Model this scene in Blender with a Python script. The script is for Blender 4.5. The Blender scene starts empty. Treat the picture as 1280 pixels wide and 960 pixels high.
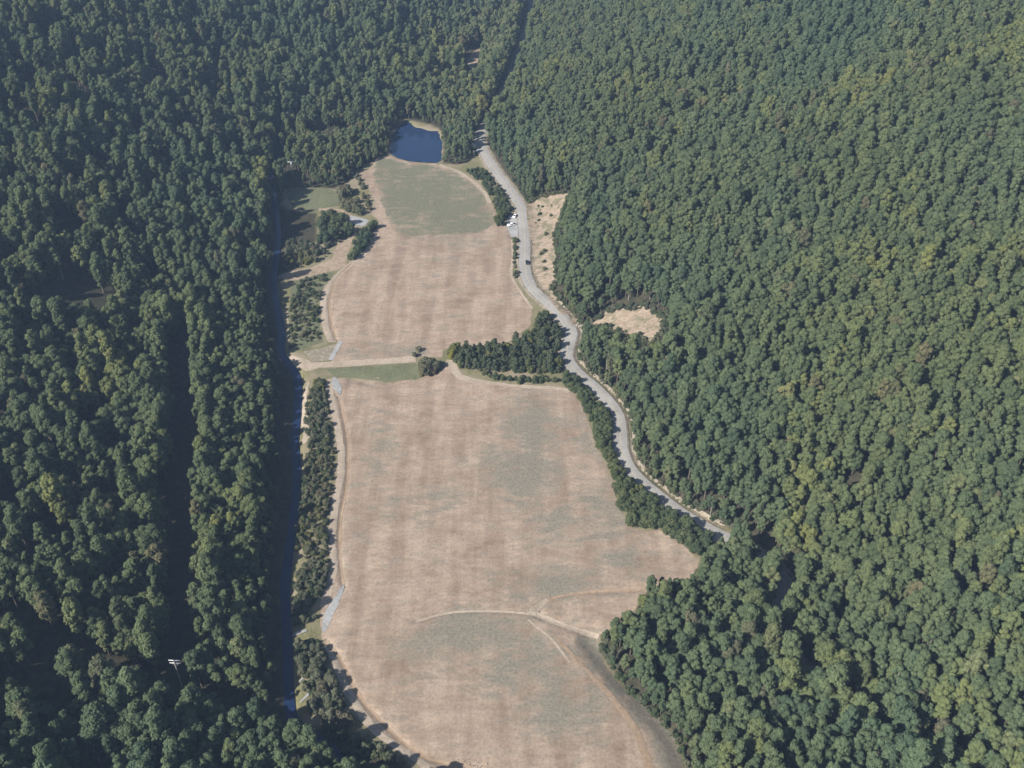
import bpy, bmesh, math, random
import numpy as np
from mathutils import Vector, Matrix, geometry as mgeo

R = math.radians
rng = np.random.default_rng(7)
random.seed(7)
scene = bpy.context.scene
C = scene.collection

# ------------------------------------------------------------------ camera
CAM_H, PITCH, FPX = 312.0, R(38.0), 1256.0        # metres above the valley floor, tilt below the horizon
cam = bpy.data.cameras.new('camera')
cam.sensor_fit = 'HORIZONTAL'
cam.sensor_width = 36.0
cam.lens = FPX / 1280 * 36.0
cam.clip_start = 1.0
cam.clip_end = 12000
cam_o = bpy.data.objects.new('camera', cam)
C.objects.link(cam_o)
cam_o.location = (0, 0, CAM_H)
cam_o.rotation_euler = (math.pi / 2 - PITCH, 0, 0)
scene.camera = cam_o

# ------------------------------------------------------------------ sky, sun, exposure
SUN_EL, SUN_AZ = R(38.0), R(32.0)                 # light travels to +X, turned SUN_AZ towards +Y
w = bpy.data.worlds.new('World')
scene.world = w
w.use_nodes = True
nt = w.node_tree
bg = nt.nodes['Background']
sky = nt.nodes.new('ShaderNodeTexSky')
sky.sky_type = 'NISHITA'
sky.sun_disc = False
sky.sun_elevation = SUN_EL
sun_pos = Vector((-math.cos(SUN_AZ), -math.sin(SUN_AZ), math.tan(SUN_EL))).normalized()
sky.sun_rotation = math.atan2(sun_pos.x, sun_pos.y)
sky.altitude = 500
sky.air_density = 1.0
sky.dust_density = 1.5
nt.links.new(sky.outputs[0], bg.inputs[0])
bg.inputs[1].default_value = 0.06
sun = bpy.data.lights.new('sun', 'SUN')
sun.energy = 4.6
sun.angle = R(0.53)
sun.color = (1.0, 0.95, 0.87)
sun_o = bpy.data.objects.new('sun', sun)
C.objects.link(sun_o)
sun_o.location = (-300, -200, 500)
sun_o.rotation_euler = (-sun_pos).to_track_quat('-Z', 'Y').to_euler()
scene.view_settings.view_transform = 'Standard'
scene.view_settings.look = 'None'
scene.view_settings.gamma = 1.0
scene.view_settings.exposure = 1.05
scene.cycles.max_bounces = 6
scene.cycles.diffuse_bounces = 2
scene.cycles.glossy_bounces = 2
scene.cycles.transmission_bounces = 2
scene.cycles.transparent_max_bounces = 4
scene.cycles.volume_bounces = 0
HAZE = 0.00011

# ------------------------------------------------------------------ small helpers
def tag(o, label=None, cat=None, group=None, kind=None):
    if label: o['label'] = label
    if cat: o['category'] = cat
    if group: o['group'] = group
    if kind: o['kind'] = kind
    return o

def mesh_obj(name, verts, faces, mats=(), parent=None, smooth=False, link=True):
    me = bpy.data.meshes.new(name)
    if isinstance(verts, np.ndarray):
        verts = verts.astype(np.float32)
        faces = np.asarray(faces, dtype=np.int32)
        n = faces.shape[1]
        me.vertices.add(len(verts)); me.vertices.foreach_set('co', verts.ravel())
        me.loops.add(faces.size); me.loops.foreach_set('vertex_index', faces.ravel())
        me.polygons.add(len(faces))
        me.polygons.foreach_set('loop_start', np.arange(0, faces.size, n, dtype=np.int32))
        me.polygons.foreach_set('loop_total', np.full(len(faces), n, dtype=np.int32))
        me.update(calc_edges=True)
    else:
        me.from_pydata(verts, [], faces)
    for m in mats: me.materials.append(m)
    if smooth: me.polygons.foreach_set('use_smooth', np.ones(len(me.polygons), dtype=bool))
    o = bpy.data.objects.new(name, me)
    if link: C.objects.link(o)
    if parent: o.parent = parent
    return o

def empty(name, loc, rz=0.0, s=1.0):
    o = bpy.data.objects.new(name, None)
    C.objects.link(o)
    o.location = loc; o.rotation_euler = (0, 0, rz); o.scale = (s, s, s)
    o.empty_display_size = 0.5
    return o

# value noise on numpy arrays
_perm = np.random.default_rng(3).random((257, 257))
def vnoise(x, y):
    xi = np.floor(x).astype(int); yi = np.floor(y).astype(int)
    fx = x - xi; fy = y - yi
    fx = fx * fx * (3 - 2 * fx); fy = fy * fy * (3 - 2 * fy)
    a = _perm[xi % 256, yi % 256]; b = _perm[(xi + 1) % 256, yi % 256]
    c = _perm[xi % 256, (yi + 1) % 256]; d = _perm[(xi + 1) % 256, (yi + 1) % 256]
    return (a * (1 - fx) + b * fx) * (1 - fy) + (c * (1 - fx) + d * fx) * fy
def fbm(x, y, o=3):
    s = 0; a = 1; t = 0
    for i in range(o):
        s = s + a * vnoise(x * 2 ** i + 17.3 * i, y * 2 ** i + 5.1 * i); t += a; a *= 0.5
    return s / t * 2 - 1

# where a sight line of the photograph meets the valley floor (used as a surveying tool)
CP, SP = math.cos(PITCH), math.sin(PITCH)
def ray(px, py):
    u = (px - 640) / FPX; v = -(py - 480) / FPX
    return np.array([u, CP + v * SP, -SP + v * CP])
def G(px, py):
    d = ray(px, py); t = CAM_H / -d[2]
    return (d[0] * t, d[1] * t)
def GP(pts): return [G(*p) for p in pts]
def project(x, y, z):
    dz = z - CAM_H
    depth = y * CP - dz * SP
    up = y * SP + dz * CP
    return 640 + FPX * x / depth, 480 - FPX * up / depth, depth

def smooth_line(pts, step=2.0):
    p = np.array(pts, float)
    q = np.vstack([2 * p[0] - p[1], p, 2 * p[-1] - p[-2]])
    out = []
    for i in range(1, len(q) - 2):
        n = max(2, int(np.linalg.norm(q[i + 1] - q[i]) / step))
        for k in range(n):
            t = k / n
            out.append(0.5 * (2 * q[i] + (q[i + 1] - q[i - 1]) * t + (2 * q[i - 1] - 5 * q[i] + 4 * q[i + 1] - q[i + 2]) * t * t
                              + (3 * q[i] - q[i - 1] - 3 * q[i + 1] + q[i + 2]) * t ** 3))
    out.append(p[-1])
    return np.array(out)

def line_dist(x, y, pts):
    """distance to a polyline, signed side (+ = right of its direction) and nothing else"""
    x = np.asarray(x, float); y = np.asarray(y, float)
    best = np.full(x.shape, 1e9); side = np.zeros(x.shape)
    if x.size < 64 and x.ndim == 1:                       # few points: all segments at once
        p = np.asarray(pts, float); a = p[:-1]; dd = p[1:] - a
        L = (dd ** 2).sum(1) + 1e-9
        rx, ry = x[:, None] - a[:, 0], y[:, None] - a[:, 1]
        t = np.clip((rx * dd[:, 0] + ry * dd[:, 1]) / L, 0, 1)
        ex, ey = rx - t * dd[:, 0], ry - t * dd[:, 1]
        d = np.hypot(ex, ey); k = d.argmin(1); i = np.arange(len(x))
        return d[i, k], np.sign(ex[i, k] * dd[k, 1] - ey[i, k] * dd[k, 0])
    for (ax, ay), (bx, by) in zip(pts[:-1], pts[1:]):
        dx, dy = bx - ax, by - ay; L = dx * dx + dy * dy + 1e-9
        t = np.clip(((x - ax) * dx + (y - ay) * dy) / L, 0, 1)
        ex = x - ax - t * dx; ey = y - ay - t * dy
        d = np.hypot(ex, ey)
        m = d < best
        best = np.where(m, d, best)
        side = np.where(m, np.sign(ex * dy - ey * dx), side)
    return best, side

def in_poly(x, y, poly):
    x = np.asarray(x, float); y = np.asarray(y, float)
    r = np.zeros(x.shape, bool)
    n = len(poly)
    for i in range(n):
        ax, ay = poly[i]; bx, by = poly[(i + 1) % n]
        c = (ay > y) != (by > y)
        with np.errstate(divide='ignore', invalid='ignore'):
            xi = (bx - ax) * (y - ay) / (by - ay + 1e-12) + ax
        r ^= c & (x < xi)
    return r
def poly_sd(x, y, poly):
    d, _ = line_dist(x, y, list(poly) + [poly[0]])
    return np.where(in_poly(x, y, poly), d, -d)

# ------------------------------------------------------------------ the lie of the land
ROAD_PX = [(668, -40), (665, 5), (660, 30), (650, 60), (641, 90), (628, 120), (612, 150), (600, 172), (602, 184), (612, 203), (625, 222), (642, 245),
           (651, 260), (654, 280), (656, 305), (656, 330), (658, 345), (665, 360), (680, 375), (697, 390), (709, 405), (714, 418),
           (709, 437), (709, 450), (721, 466), (745, 487), (762, 505), (772, 522), (775, 545), (776, 562), (785, 585), (803, 605),
           (825, 623), (850, 642), (880, 660), (905, 673), (932, 688), (957, 703), (976, 722), (982, 742), (972, 765), (966, 788),
           (984, 820), (1010, 848), (1040, 872), (1070, 900), (1100, 930), (1140, 975), (1200, 1040)]
ROAD = smooth_line(GP(ROAD_PX), 3.0)
CREEK_PX = [(352, 180), (343, 205), (341, 235), (345, 265), (347, 300), (342, 350), (347, 385), (352, 415), (352, 440), (371, 470), (371, 516), (368, 550), (371, 590), (366, 649),
            (359, 700), (356, 735), (359, 802), (361, 874), (370, 902), (411, 932), (440, 965), (470, 1010), (520, 1100)]
CREEK = smooth_line(GP(CREEK_PX), 3.0)
LANE = smooth_line(GP([(352, 444), (366, 450), (383, 457), (412, 456), (460, 453), (495, 451), (520, 449)]), 2)
POND = GP([(487, 191), (489, 170), (496, 158), (508, 149), (520, 158), (535, 162), (548, 163), (553, 180), (552, 200), (546, 203), (512, 201), (498, 197)])
TOE_L = GP([(60, 1150), (150, 960), (196, 830), (204, 700), (204, 560), (212, 440), (262, 370), (318, 320), (340, 265), (338, 210), (375, 160), (440, 135), (520, 105), (575, 70), (598, 20), (606, -30)])
TLY = np.array([p[1] for p in TOE_L]); TLX = np.array([p[0] for p in TOE_L])
RY = ROAD[::-1, 1]; RX = ROAD[::-1, 0]
DITCHES = [  # (line, depth, half width)
    (smooth_line(GP([(423, 495), (428, 518), (434, 550), (434, 592), (430, 623), (425, 649), (424, 687), (427, 723), (429, 732)]), 3), 0.55, 1.1),
    (smooth_line(GP([(405, 800), (423, 821), (435, 845), (449, 871), (473, 898), (497, 922), (524, 943), (545, 951), (590, 960), (660, 972)]), 3), 0.7, 1.4),
    (smooth_line(GP([(752, 800), (740, 800), (772, 840), (812, 880), (845, 920), (862, 965), (874, 1020)])[1:], 3), 2.6, 5.0),
    (smooth_line(GP([(520, 777), (560, 766), (610, 764), (660, 767), (676, 771)]), 3), 0.35, 1.0),
    (smooth_line(GP([(676, 771), (690, 776), (715, 785), (745, 792), (752, 800)]), 3), 0.6, 1.6),
    (smooth_line(GP([(672, 760), (690, 748), (730, 741), (790, 738), (830, 735)]), 3), 0.5, 1.3),
    (smooth_line(GP([(440, 474), (470, 479), (505, 478), (535, 470), (548, 458)]), 3), 0.9, 2.2),
    (smooth_line(GP([(437, 331), (420, 350), (412, 375), (413, 400), (420, 425)]), 3), 0.45, 1.2),
]
# drainage ditch cut beside the road at the foot of the right-hand slope
def offset_line(line, off):
    p = np.array(line); t = np.gradient(p, axis=0); t /= np.linalg.norm(t, axis=1)[:, None] + 1e-9
    return p + np.stack([t[:, 1], -t[:, 0]], 1) * off      # + = right of direction
i0 = int(np.argmin(np.hypot(*(ROAD - np.array(G(656, 300))).T))); i1 = int(np.argmin(np.hypot(*(ROAD - np.array(G(905, 673))).T)))
ROAD_DITCH = offset_line(ROAD[i0:i1], -5.2)

def height(x, y):
    x = np.asarray(x, float); y = np.asarray(y, float)
    z = np.zeros(np.broadcast(x, y).shape); x = x + z; y = y + z
    xr = np.interp(y, RY, RX) + 7.5
    xl = np.interp(y, TLY, TLX)
    n1 = fbm(x / 170 + 3.1, y / 170 + 9.2, 3)
    n2 = fbm(x / 62 + 13.7, y / 62 + 2.9, 2)
    dr = np.maximum(x - xr, 0); dl = np.maximum(xl - x, 0)
    sr = 0.39 + 0.05 * np.sin(y / 95 + 0.6)
    hr = 185 * np.tanh(sr * np.sqrt(dr * dr + 9) / 185) - 185 * np.tanh(sr * 3 / 185)
    sl = 0.295 + 0.05 * np.sin(y / 80)
    hl = 160 * np.tanh(sl * (np.sqrt(dl * dl + 64) - 8) / 160)
    z = hr + hl
    d = np.maximum(dr, dl)
    z = z + np.clip(d / 110, 0, 1) * (13 * n1 + 5.0 * n2)
    z = z + np.clip((y - 1000) / 400, 0, 1) ** 2 * 60
    val = (dr < 4) & (dl < 4) & (y > 120) & (y < 1100)
    if val.any():
        xv = x[val]; yv = y[val]
        zz = 0.22 * fbm(xv / 23, yv / 23, 2) + 0.05 * fbm(xv / 5, yv / 5, 2)
        e, _ = line_dist(xv, yv, CREEK)
        zz = zz - 1.9 * np.exp(-(e / 2.9) ** 4) + 0.3 * np.exp(-((e - 9) / 4) ** 2)
        for ln, dep, hw in DITCHES:
            e, _ = line_dist(xv, yv, ln)
            zz = zz - dep * np.exp(-(e / hw) ** 2)
        zz = zz - 2.2 * np.clip((poly_sd(xv, yv, POND) + 1.0) / 4.0, 0, 1)
        e, _ = line_dist(xv, yv, ROAD)
        k = np.clip((6.0 - e) / 2.0, 0, 1)
        zz = zz * (1 - k) + 0.35 * k
        e, _ = line_dist(xv, yv, ROAD_DITCH)
        zz = zz - 0.8 * np.exp(-(e / 1.0) ** 2)
        z[val] = z[val] + zz
    return z

def ground_hit(px, py):
    """sight line -> rising ground, by marching"""
    d = ray(px, py)
    t = np.linspace(120, 1800, 1700)
    x = d[0] * t; y = d[1] * t; z = CAM_H + d[2] * t
    below = z < height(x, y)
    i = int(np.argmax(below))
    return (x[i], y[i])

# ------------------------------------------------------------------ materials
def new_mat(name):
    m = bpy.data.materials.new(name); m.use_nodes = True
    return m, m.node_tree, m.node_tree.nodes['Principled BSDF']
def noise(nt, scale, vec=None, detail=4, rough=0.55):
    n = nt.nodes.new('ShaderNodeTexNoise')
    n.inputs['Scale'].default_value = scale; n.inputs['Detail'].default_value = detail; n.inputs['Roughness'].default_value = rough
    if vec is not None: nt.links.new(vec, n.inputs['Vector'])
    return n
def ramp(nt, fac, stops):
    r = nt.nodes.new('ShaderNodeValToRGB')
    e = r.color_ramp.elements
    while len(e) < len(stops): e.new(0.5)
    for k, (p, c) in enumerate(stops):
        e[k].position = p; e[k].color = (*c, 1) if len(c) == 3 else c
    nt.links.new(fac, r.inputs[0])
    return r
def mix(nt, fac, a, b, blend='MIX'):
    m = nt.nodes.new('ShaderNodeMix'); m.data_type = 'RGBA'; m.blend_type = blend
    for sock, v in ((m.inputs[0], fac), (m.inputs[6], a), (m.inputs[7], b)):
        if hasattr(v, 'is_linked'): nt.links.new(v, sock)
        elif isinstance(v, (int, float)): sock.default_value = v
        else: sock.default_value = (*v, 1)
    return m.outputs[2]
def mapping(nt, scale=(1, 1, 1), rot=(0, 0, 0)):
    tc = nt.nodes.new('ShaderNodeTexCoord'); mp = nt.nodes.new('ShaderNodeMapping')
    mp.inputs['Scale'].default_value = scale; mp.inputs['Rotation'].default_value = rot
    nt.links.new(tc.outputs['Object'], mp.inputs['Vector'])
    return mp.outputs[0]
def bump(nt, height, bsdf, strength=0.5, dist=0.3):
    b = nt.nodes.new('ShaderNodeBump'); b.inputs['Strength'].default_value = strength; b.inputs['Distance'].default_value = dist
    nt.links.new(height, b.inputs['Height']); nt.links.new(b.outputs[0], bsdf.inputs['Normal'])
def simple(name, col, rough=0.85, var=0.15, scale=1.0, metal=0.0):
    m, nt, b = new_mat(name)
    n = noise(nt, scale, mapping(nt))
    r = ramp(nt, n.outputs[0], [(0.3, tuple(c * (1 - var) for c in col)), (0.7, tuple(min(1, c * (1 + var)) for c in col))])
    nt.links.new(r.outputs[0], b.inputs['Base Color'])
    b.inputs['Roughness'].default_value = rough; b.inputs['Metallic'].default_value = metal
    b.inputs['Specular IOR Level'].default_value = 0.25
    return m

def attr(nt, name):
    a = nt.nodes.new('ShaderNodeAttribute'); a.attribute_name = name
    return a.outputs['Fac']

def mat_ground():
    m, nt, b = new_mat('forest_floor_and_rough_grass')
    v = mapping(nt)
    n1 = noise(nt, 0.35, v, 6); n2 = noise(nt, 0.06, v, 4); n3 = noise(nt, 1.6, v, 4)
    litter = ramp(nt, n1.outputs[0], [(0.3, (0.026, 0.027, 0.018)), (0.55, (0.046, 0.043, 0.028)), (0.75, (0.068, 0.060, 0.040))])
    grass = ramp(nt, n3.outputs[0], [(0.25, (0.075, 0.085, 0.036)), (0.5, (0.130, 0.125, 0.062)), (0.75, (0.23, 0.19, 0.115))])
    dry = ramp(nt, n2.outputs[0], [(0.42, (0, 0, 0)), (0.62, (1, 1, 1))])
    g2 = mix(nt, dry.outputs[0], grass.outputs[0], (0.215, 0.180, 0.125))
    c = mix(nt, attr(nt, 'open'), litter.outputs[0], g2)
    nt.links.new(c, b.inputs['Base Color'])
    b.inputs['Roughness'].default_value = 0.95; b.inputs['Specular IOR Level'].default_value = 0.1
    bump(nt, n3.outputs[0], b, 0.6, 0.25)
    return m

def mat_field(name, tan, tan2, gray, green):
    m, nt, b = new_mat(name)
    v = mapping(nt)
    vs = mapping(nt, (0.20, 0.46, 1), (0, 0, R(11)))         # streaks left by the drill, across the valley
    vs2 = mapping(nt, (0.15, 0.016, 1), (0, 0, R(2)))       # broad passes along the valley
    st = noise(nt, 1.0, vs, 5, 0.65); st2 = noise(nt, 1.0, vs2, 3); bl = noise(nt, 0.075, mapping(nt, (0.8, 1.25, 1), (0, 0, R(-14))), 5, 0.62); fine = noise(nt, 0.9, v, 5, 0.7)
    base = ramp(nt, st.outputs[0], [(0.28, tan2), (0.50, tan), (0.72, tuple(min(1, c * 1.17) for c in tan))])
    blot = ramp(nt, bl.outputs[0], [(0.32, (0.74, 0.72, 0.70)), (0.5, (0.97, 0.96, 0.95)), (0.66, (1.12, 1.12, 1.12))])
    c = mix(nt, 1.0, base.outputs[0], blot.outputs[0], 'MULTIPLY')
    pas = ramp(nt, st2.outputs[0], [(0.38, (0.86, 0.84, 0.825)), (0.60, (1.10, 1.10, 1.09))])
    c = mix(nt, 1.0, c, pas.outputs[0], 'MULTIPLY')
    # thin green-grey regrowth where the young grass has come through the straw
    mm = nt.nodes.new('ShaderNodeMath'); mm.operation = 'MULTIPLY_ADD'
    nt.links.new(bl.outputs[0], mm.inputs[0]); mm.inputs[1].default_value = 1.5
    sub = nt.nodes.new('ShaderNodeMath'); sub.operation = 'SUBTRACT'
    nt.links.new(attr(nt, 'veg'), sub.inputs[0]); sub.inputs[1].default_value = 1.80
    nt.links.new(sub.outputs[0], mm.inputs[2])
    mm2 = nt.nodes.new('ShaderNodeMath'); mm2.operation = 'MULTIPLY_ADD'
    wisp = noise(nt, 1.0, mapping(nt, (0.10, 0.22, 1), (0, 0, R(-24))), 6, 0.72)
    nt.links.new(wisp.outputs[0], mm2.inputs[0]); mm2.inputs[1].default_value = 2.2
    nt.links.new(mm.outputs[0], mm2.inputs[2])
    vg = ramp(nt, mm2.outputs[0], [(0.10, (0, 0, 0)), (0.70, (0.92, 0.92, 0.92))])
    vcol = ramp(nt, fine.outputs[0], [(0.3, gray), (0.7, green)])
    c = mix(nt, vg.outputs[0], c, vcol.outputs[0])
    sp = ramp(nt, fine.outputs[0], [(0.28, (0.74, 0.73, 0.71)), (0.5, (1, 1, 1)), (0.72, (1.20, 1.19, 1.18))])
    c = mix(nt, 1.0, c, sp.outputs[0], 'MULTIPLY')
    nt.links.new(c, b.inputs['Base Color'])
    b.inputs['Roughness'].default_value = 0.95; b.inputs['Specular IOR Level'].default_value = 0.08
    bump(nt, fine.outputs[0], b, 0.35, 0.15)
    return m

def mat_soil(name, c0, c1, c2, scale=1.2):
    m, nt, b = new_mat(name)
    v = mapping(nt); n = noise(nt, scale, v, 6, 0.65); n2 = noise(nt, scale * 0.12, v, 3)
    r = ramp(nt, n.outputs[0], [(0.28, c0), (0.5, c1), (0.74, c2)])
    k = ramp(nt, n2.outputs[0], [(0.35, (0.85, 0.84, 0.82)), (0.65, (1.08, 1.07, 1.06))])
    nt.links.new(mix(nt, 1.0, r.outputs[0], k.outputs[0], 'MULTIPLY'), b.inputs['Base Color'])
    b.inputs['Roughness'].default_value = 0.95; b.inputs['Specular IOR Level'].default_value = 0.1
    bump(nt, n.outputs[0], b, 0.5, 0.2)
    return m

def mat_cut():
    m, nt, b = new_mat('eroded_cut')
    v = mapping(nt); st = noise(nt, 1.0, mapping(nt, (0.12, 0.9, 1), (0, 0, R(28))), 5, 0.65); w_ = noise(nt, 0.16, v, 6, 0.7); f_ = noise(nt, 1.3, v, 5, 0.7)
    r = ramp(nt, st.outputs[0], [(0.3, (0.165, 0.128, 0.088)), (0.5, (0.248, 0.195, 0.145)), (0.7, (0.35, 0.285, 0.225))])
    wd = ramp(nt, w_.outputs[0], [(0.50, (0, 0, 0)), (0.60, (0.8, 0.8, 0.8))])
    gr = ramp(nt, f_.outputs[0], [(0.3, (0.070, 0.080, 0.040)), (0.7, (0.150, 0.140, 0.085))])
    nt.links.new(mix(nt, wd.outputs[0], r.outputs[0], gr.outputs[0]), b.inputs['Base Color'])
    b.inputs['Roughness'].default_value = 0.95; b.inputs['Specular IOR Level'].default_value = 0.1
    bump(nt, f_.outputs[0], b, 0.6, 0.3)
    return m
def mat_leaf(name, dark, mid, light, yellow=0.0, ycol=(0.17, 0.16, 0.03), brown=0.0):
    """leaf colour: differs from tree to tree and gently from leaf clump to leaf clump"""
    m, nt, b = new_mat(name)
    oi = nt.nodes.new('ShaderNodeObjectInfo')
    r = ramp(nt, oi.outputs['Random'], [(0.0, dark), (0.45, mid), (1.0, light)])
    c = r.outputs[0]
    if yellow:
        zone = noise(nt, 0.022, oi.outputs['Location'], 2)
        mm = nt.nodes.new('ShaderNodeMath'); mm.operation = 'MULTIPLY_ADD'
        h = nt.nodes.new('ShaderNodeMath'); h.operation = 'MULTIPLY'; h.inputs[1].default_value = 7.31
        nt.links.new(oi.outputs['Random'], h.inputs[0])
        fr = nt.nodes.new('ShaderNodeMath'); fr.operation = 'FRACT'; nt.links.new(h.outputs[0], fr.inputs[0])
        nt.links.new(fr.outputs[0], mm.inputs[0]); mm.inputs[1].default_value = 0.22
        nt.links.new(zone.outputs[0], mm.inputs[2])
        y = ramp(nt, mm.outputs[0], [(0.74 - yellow * 0.2, (0, 0, 0)), (0.90 - yellow * 0.2, (0.85, 0.85, 0.85))])
        c = mix(nt, y.outputs[0], c, ycol)
    if brown:
        h = nt.nodes.new('ShaderNodeMath'); h.operation = 'MULTIPLY'; h.inputs[1].default_value = 13.7
        nt.links.new(oi.outputs['Random'], h.inputs[0])
        fr = nt.nodes.new('ShaderNodeMath'); fr.operation = 'FRACT'; nt.links.new(h.outputs[0], fr.inputs[0])
        y = ramp(nt, fr.outputs[0], [(1 - brown - 0.02, (0, 0, 0)), (1 - brown + 0.02, (0.75, 0.75, 0.75))])
        c = mix(nt, y.outputs[0], c, (0.130, 0.108, 0.072))
    sz = noise(nt, 0.0085, oi.outputs['Location'], 3)          # stands of different species
    sk = ramp(nt, sz.outputs[0], [(0.36, (0.88, 0.96, 1.06)), (0.5, (1, 1, 1)), (0.64, (1.08, 1.04, 0.94))])
    c = mix(nt, 1.0, c, sk.outputs[0], 'MULTIPLY')
    n = noise(nt, 0.55, mapping(nt), 3)
    k = ramp(nt, n.outputs[0], [(0.3, (0.74, 0.78, 0.80)), (0.7, (1.22, 1.2, 1.1))])
    c = mix(nt, 1.0, c, k.outputs[0], 'MULTIPLY')
    out = nt.nodes['Material Output']
    nt.nodes.remove(b)
    d = nt.nodes.new('ShaderNodeBsdfDiffuse'); t = nt.nodes.new('ShaderNodeBsdfTranslucent'); s = nt.nodes.new('ShaderNodeMixShader')
    s.inputs[0].default_value = 0.19
    nt.links.new(c, d.inputs[0]); nt.links.new(c, t.inputs[0])
    nt.links.new(d.outputs[0], s.inputs[1]); nt.links.new(t.outputs[0], s.inputs[2]); nt.links.new(s.outputs[0], out.inputs[0])
    return m

def mat_water(name, col, rough=0.04, bs=0.05):
    m, nt, b = new_mat(name)
    b.inputs['Base Color'].default_value = (*col, 1); b.inputs['Roughness'].default_value = rough
    b.inputs['IOR'].default_value = 1.333; b.inputs['Specular IOR Level'].default_value = 0.5
    n = noise(nt, 1.2, mapping(nt, (1, 0.5, 1)), 4)
    bump(nt, n.outputs[0], b, bs, 0.1)
    return m

M = {}
M['ground'] = mat_ground()
M['field'] = mat_field('straw_field', (0.268, 0.210, 0.163), (0.228, 0.174, 0.132), (0.140, 0.128, 0.102), (0.178, 0.164, 0.128))
M['greenfield'] = mat_field('thin_green_field', (0.262, 0.210, 0.160), (0.220, 0.180, 0.133), (0.098, 0.104, 0.070), (0.135, 0.136, 0.092))
M['meadow'] = mat_soil('meadow_grass', (0.080, 0.092, 0.050), (0.115, 0.122, 0.072), (0.165, 0.160, 0.105), 0.7)
M['cream'] = mat_soil('pale_straw', (0.235, 0.190, 0.145), (0.31, 0.258, 0.203), (0.38, 0.325, 0.265), 0.8)
M['tan'] = mat_soil('tan_soil', (0.165, 0.140, 0.092), (0.262, 0.205, 0.150), (0.36, 0.292, 0.228), 0.4)
M['orange'] = mat_soil('ochre_soil', (0.20, 0.145, 0.095), (0.25, 0.185, 0.130), (0.30, 0.235, 0.175), 0.6)
M['cut'] = mat_cut()
M['gravel'] = mat_soil('grey_gravel', (0.20, 0.20, 0.20), (0.265, 0.265, 0.265), (0.34, 0.34, 0.335), 0.9)
M['palegravel'] = mat_soil('white_gravel', (0.35, 0.34, 0.32), (0.48, 0.46, 0.43), (0.58, 0.56, 0.53), 2.0)
M['shoulder'] = mat_soil('road_shoulder', (0.15, 0.135, 0.10), (0.23, 0.20, 0.155), (0.36, 0.32, 0.26), 0.5)
M['asphalt'] = mat_soil('worn_asphalt', (0.235, 0.225, 0.213), (0.270, 0.260, 0.247), (0.305, 0.295, 0.280), 0.5)
M['paint_white'] = simple('white_road_paint', (0.36, 0.36, 0.35), 0.7, 0.2, 3)
M['paint_yellow'] = simple('yellow_road_paint', (0.33, 0.30, 0.22), 0.7, 0.2, 3)
M['pond'] = mat_water('pond_water', (0.012, 0.027, 0.066))
M['creek'] = mat_water('creek_water', (0.010, 0.020, 0.055), 0.18, 0.25)
M['rock'] = mat_soil('pale_rock', (0.22, 0.188, 0.152), (0.31, 0.268, 0.222), (0.41, 0.362, 0.308), 0.5)
M['bark'] = simple('bark', (0.105, 0.085, 0.065), 0.95, 0.35, 2.0)
M['palebark'] = simple('pale_bark', (0.24, 0.22, 0.19), 0.95, 0.3, 2.0)
M['leaf'] = mat_leaf('broadleaf_foliage', (0.075, 0.100, 0.058), (0.094, 0.122, 0.066), (0.116, 0.142, 0.073), 0.21, (0.165, 0.175, 0.068), 0.015)
M['leaf_light'] = mat_leaf('light_green_foliage', (0.105, 0.125, 0.066), (0.128, 0.146, 0.074), (0.150, 0.160, 0.084), 0.2, (0.19, 0.18, 0.075), 0.06)
M['leaf_creek'] = mat_leaf('creekside_foliage', (0.084, 0.092, 0.058), (0.112, 0.116, 0.074), (0.148, 0.144, 0.096), 0.2, (0.16, 0.15, 0.05), 0.12)
M['leaf_cedar'] = mat_leaf('cedar_foliage', (0.055, 0.072, 0.045), (0.070, 0.088, 0.054), (0.092, 0.104, 0.066))
M['leaf_road'] = mat_leaf('roadside_foliage', (0.056, 0.074, 0.040), (0.074, 0.094, 0.050), (0.098, 0.112, 0.056), 0.12)

# ------------------------------------------------------------------ ground sheet
def cuts(*segs):
    a = []
    for s, e, st in segs: a += list(np.arange(s, e, st))
    return np.array(a + [segs[-1][1]])
gx = cuts((-2600, -640, 70), (-640, -160, 6), (-160, 150, 1.6), (150, 640, 6), (640, 2600, 70))
gy = cuts((-700, 100, 40), (100, 170, 5), (170, 730, 1.8), (730, 1250, 6), (1250, 4000, 80))
XX, YY = np.meshgrid(gx, gy)
ZZ = height(XX.ravel(), YY.ravel())

OPEN = GP([(575, 1060), (530, 995), (482, 969), (440, 950), (396, 922), (352, 902), (343, 880), (340, 800), (338, 735), (341, 700), (346, 650), (350, 590), (348, 550), (350, 516), (350, 470), (338, 440), (334, 390), (332, 345), (342, 300), (352, 258), (354, 236),
           (420, 236), (438, 224), (458, 206), (486, 193), (490, 166), (506, 149), (540, 156), (553, 165), (553, 204), (574, 206), (600, 192)]
          ) + [tuple(p) for p in offset_line(ROAD, -5.5) if G(640, 188)[1] > p[1] > G(640, 672)[1]] + \
       GP([(884, 694), (872, 716), (860, 737), (806, 745), (797, 764), (776, 784), (752, 794), (752, 812), (790, 866), (828, 897), (848, 922), (862, 960), (872, 1040)])
CLEAR_A = [ground_hit(*p) for p in [(657, 256), (671, 249), (692, 245), (712, 242), (708, 256), (705, 268), (695, 283), (692, 300), (697, 316), (694, 335), (696, 350), (688, 362), (700, 380), (722, 400), (717, 408), (690, 381), (670, 358), (662, 335), (662, 300), (659, 275)]]
CLEAR_B = [ground_hit(*p) for p in [(726, 409), (738, 404), (750, 400), (756, 392), (768, 391), (776, 386), (790, 389), (803, 385), (815, 390), (822, 396), (830, 399), (826, 408), (828, 417), (819, 421), (812, 431), (805, 428), (799, 419), (788, 423), (779, 415), (768, 416), (760, 408), (748, 408), (737, 412)]]
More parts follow.
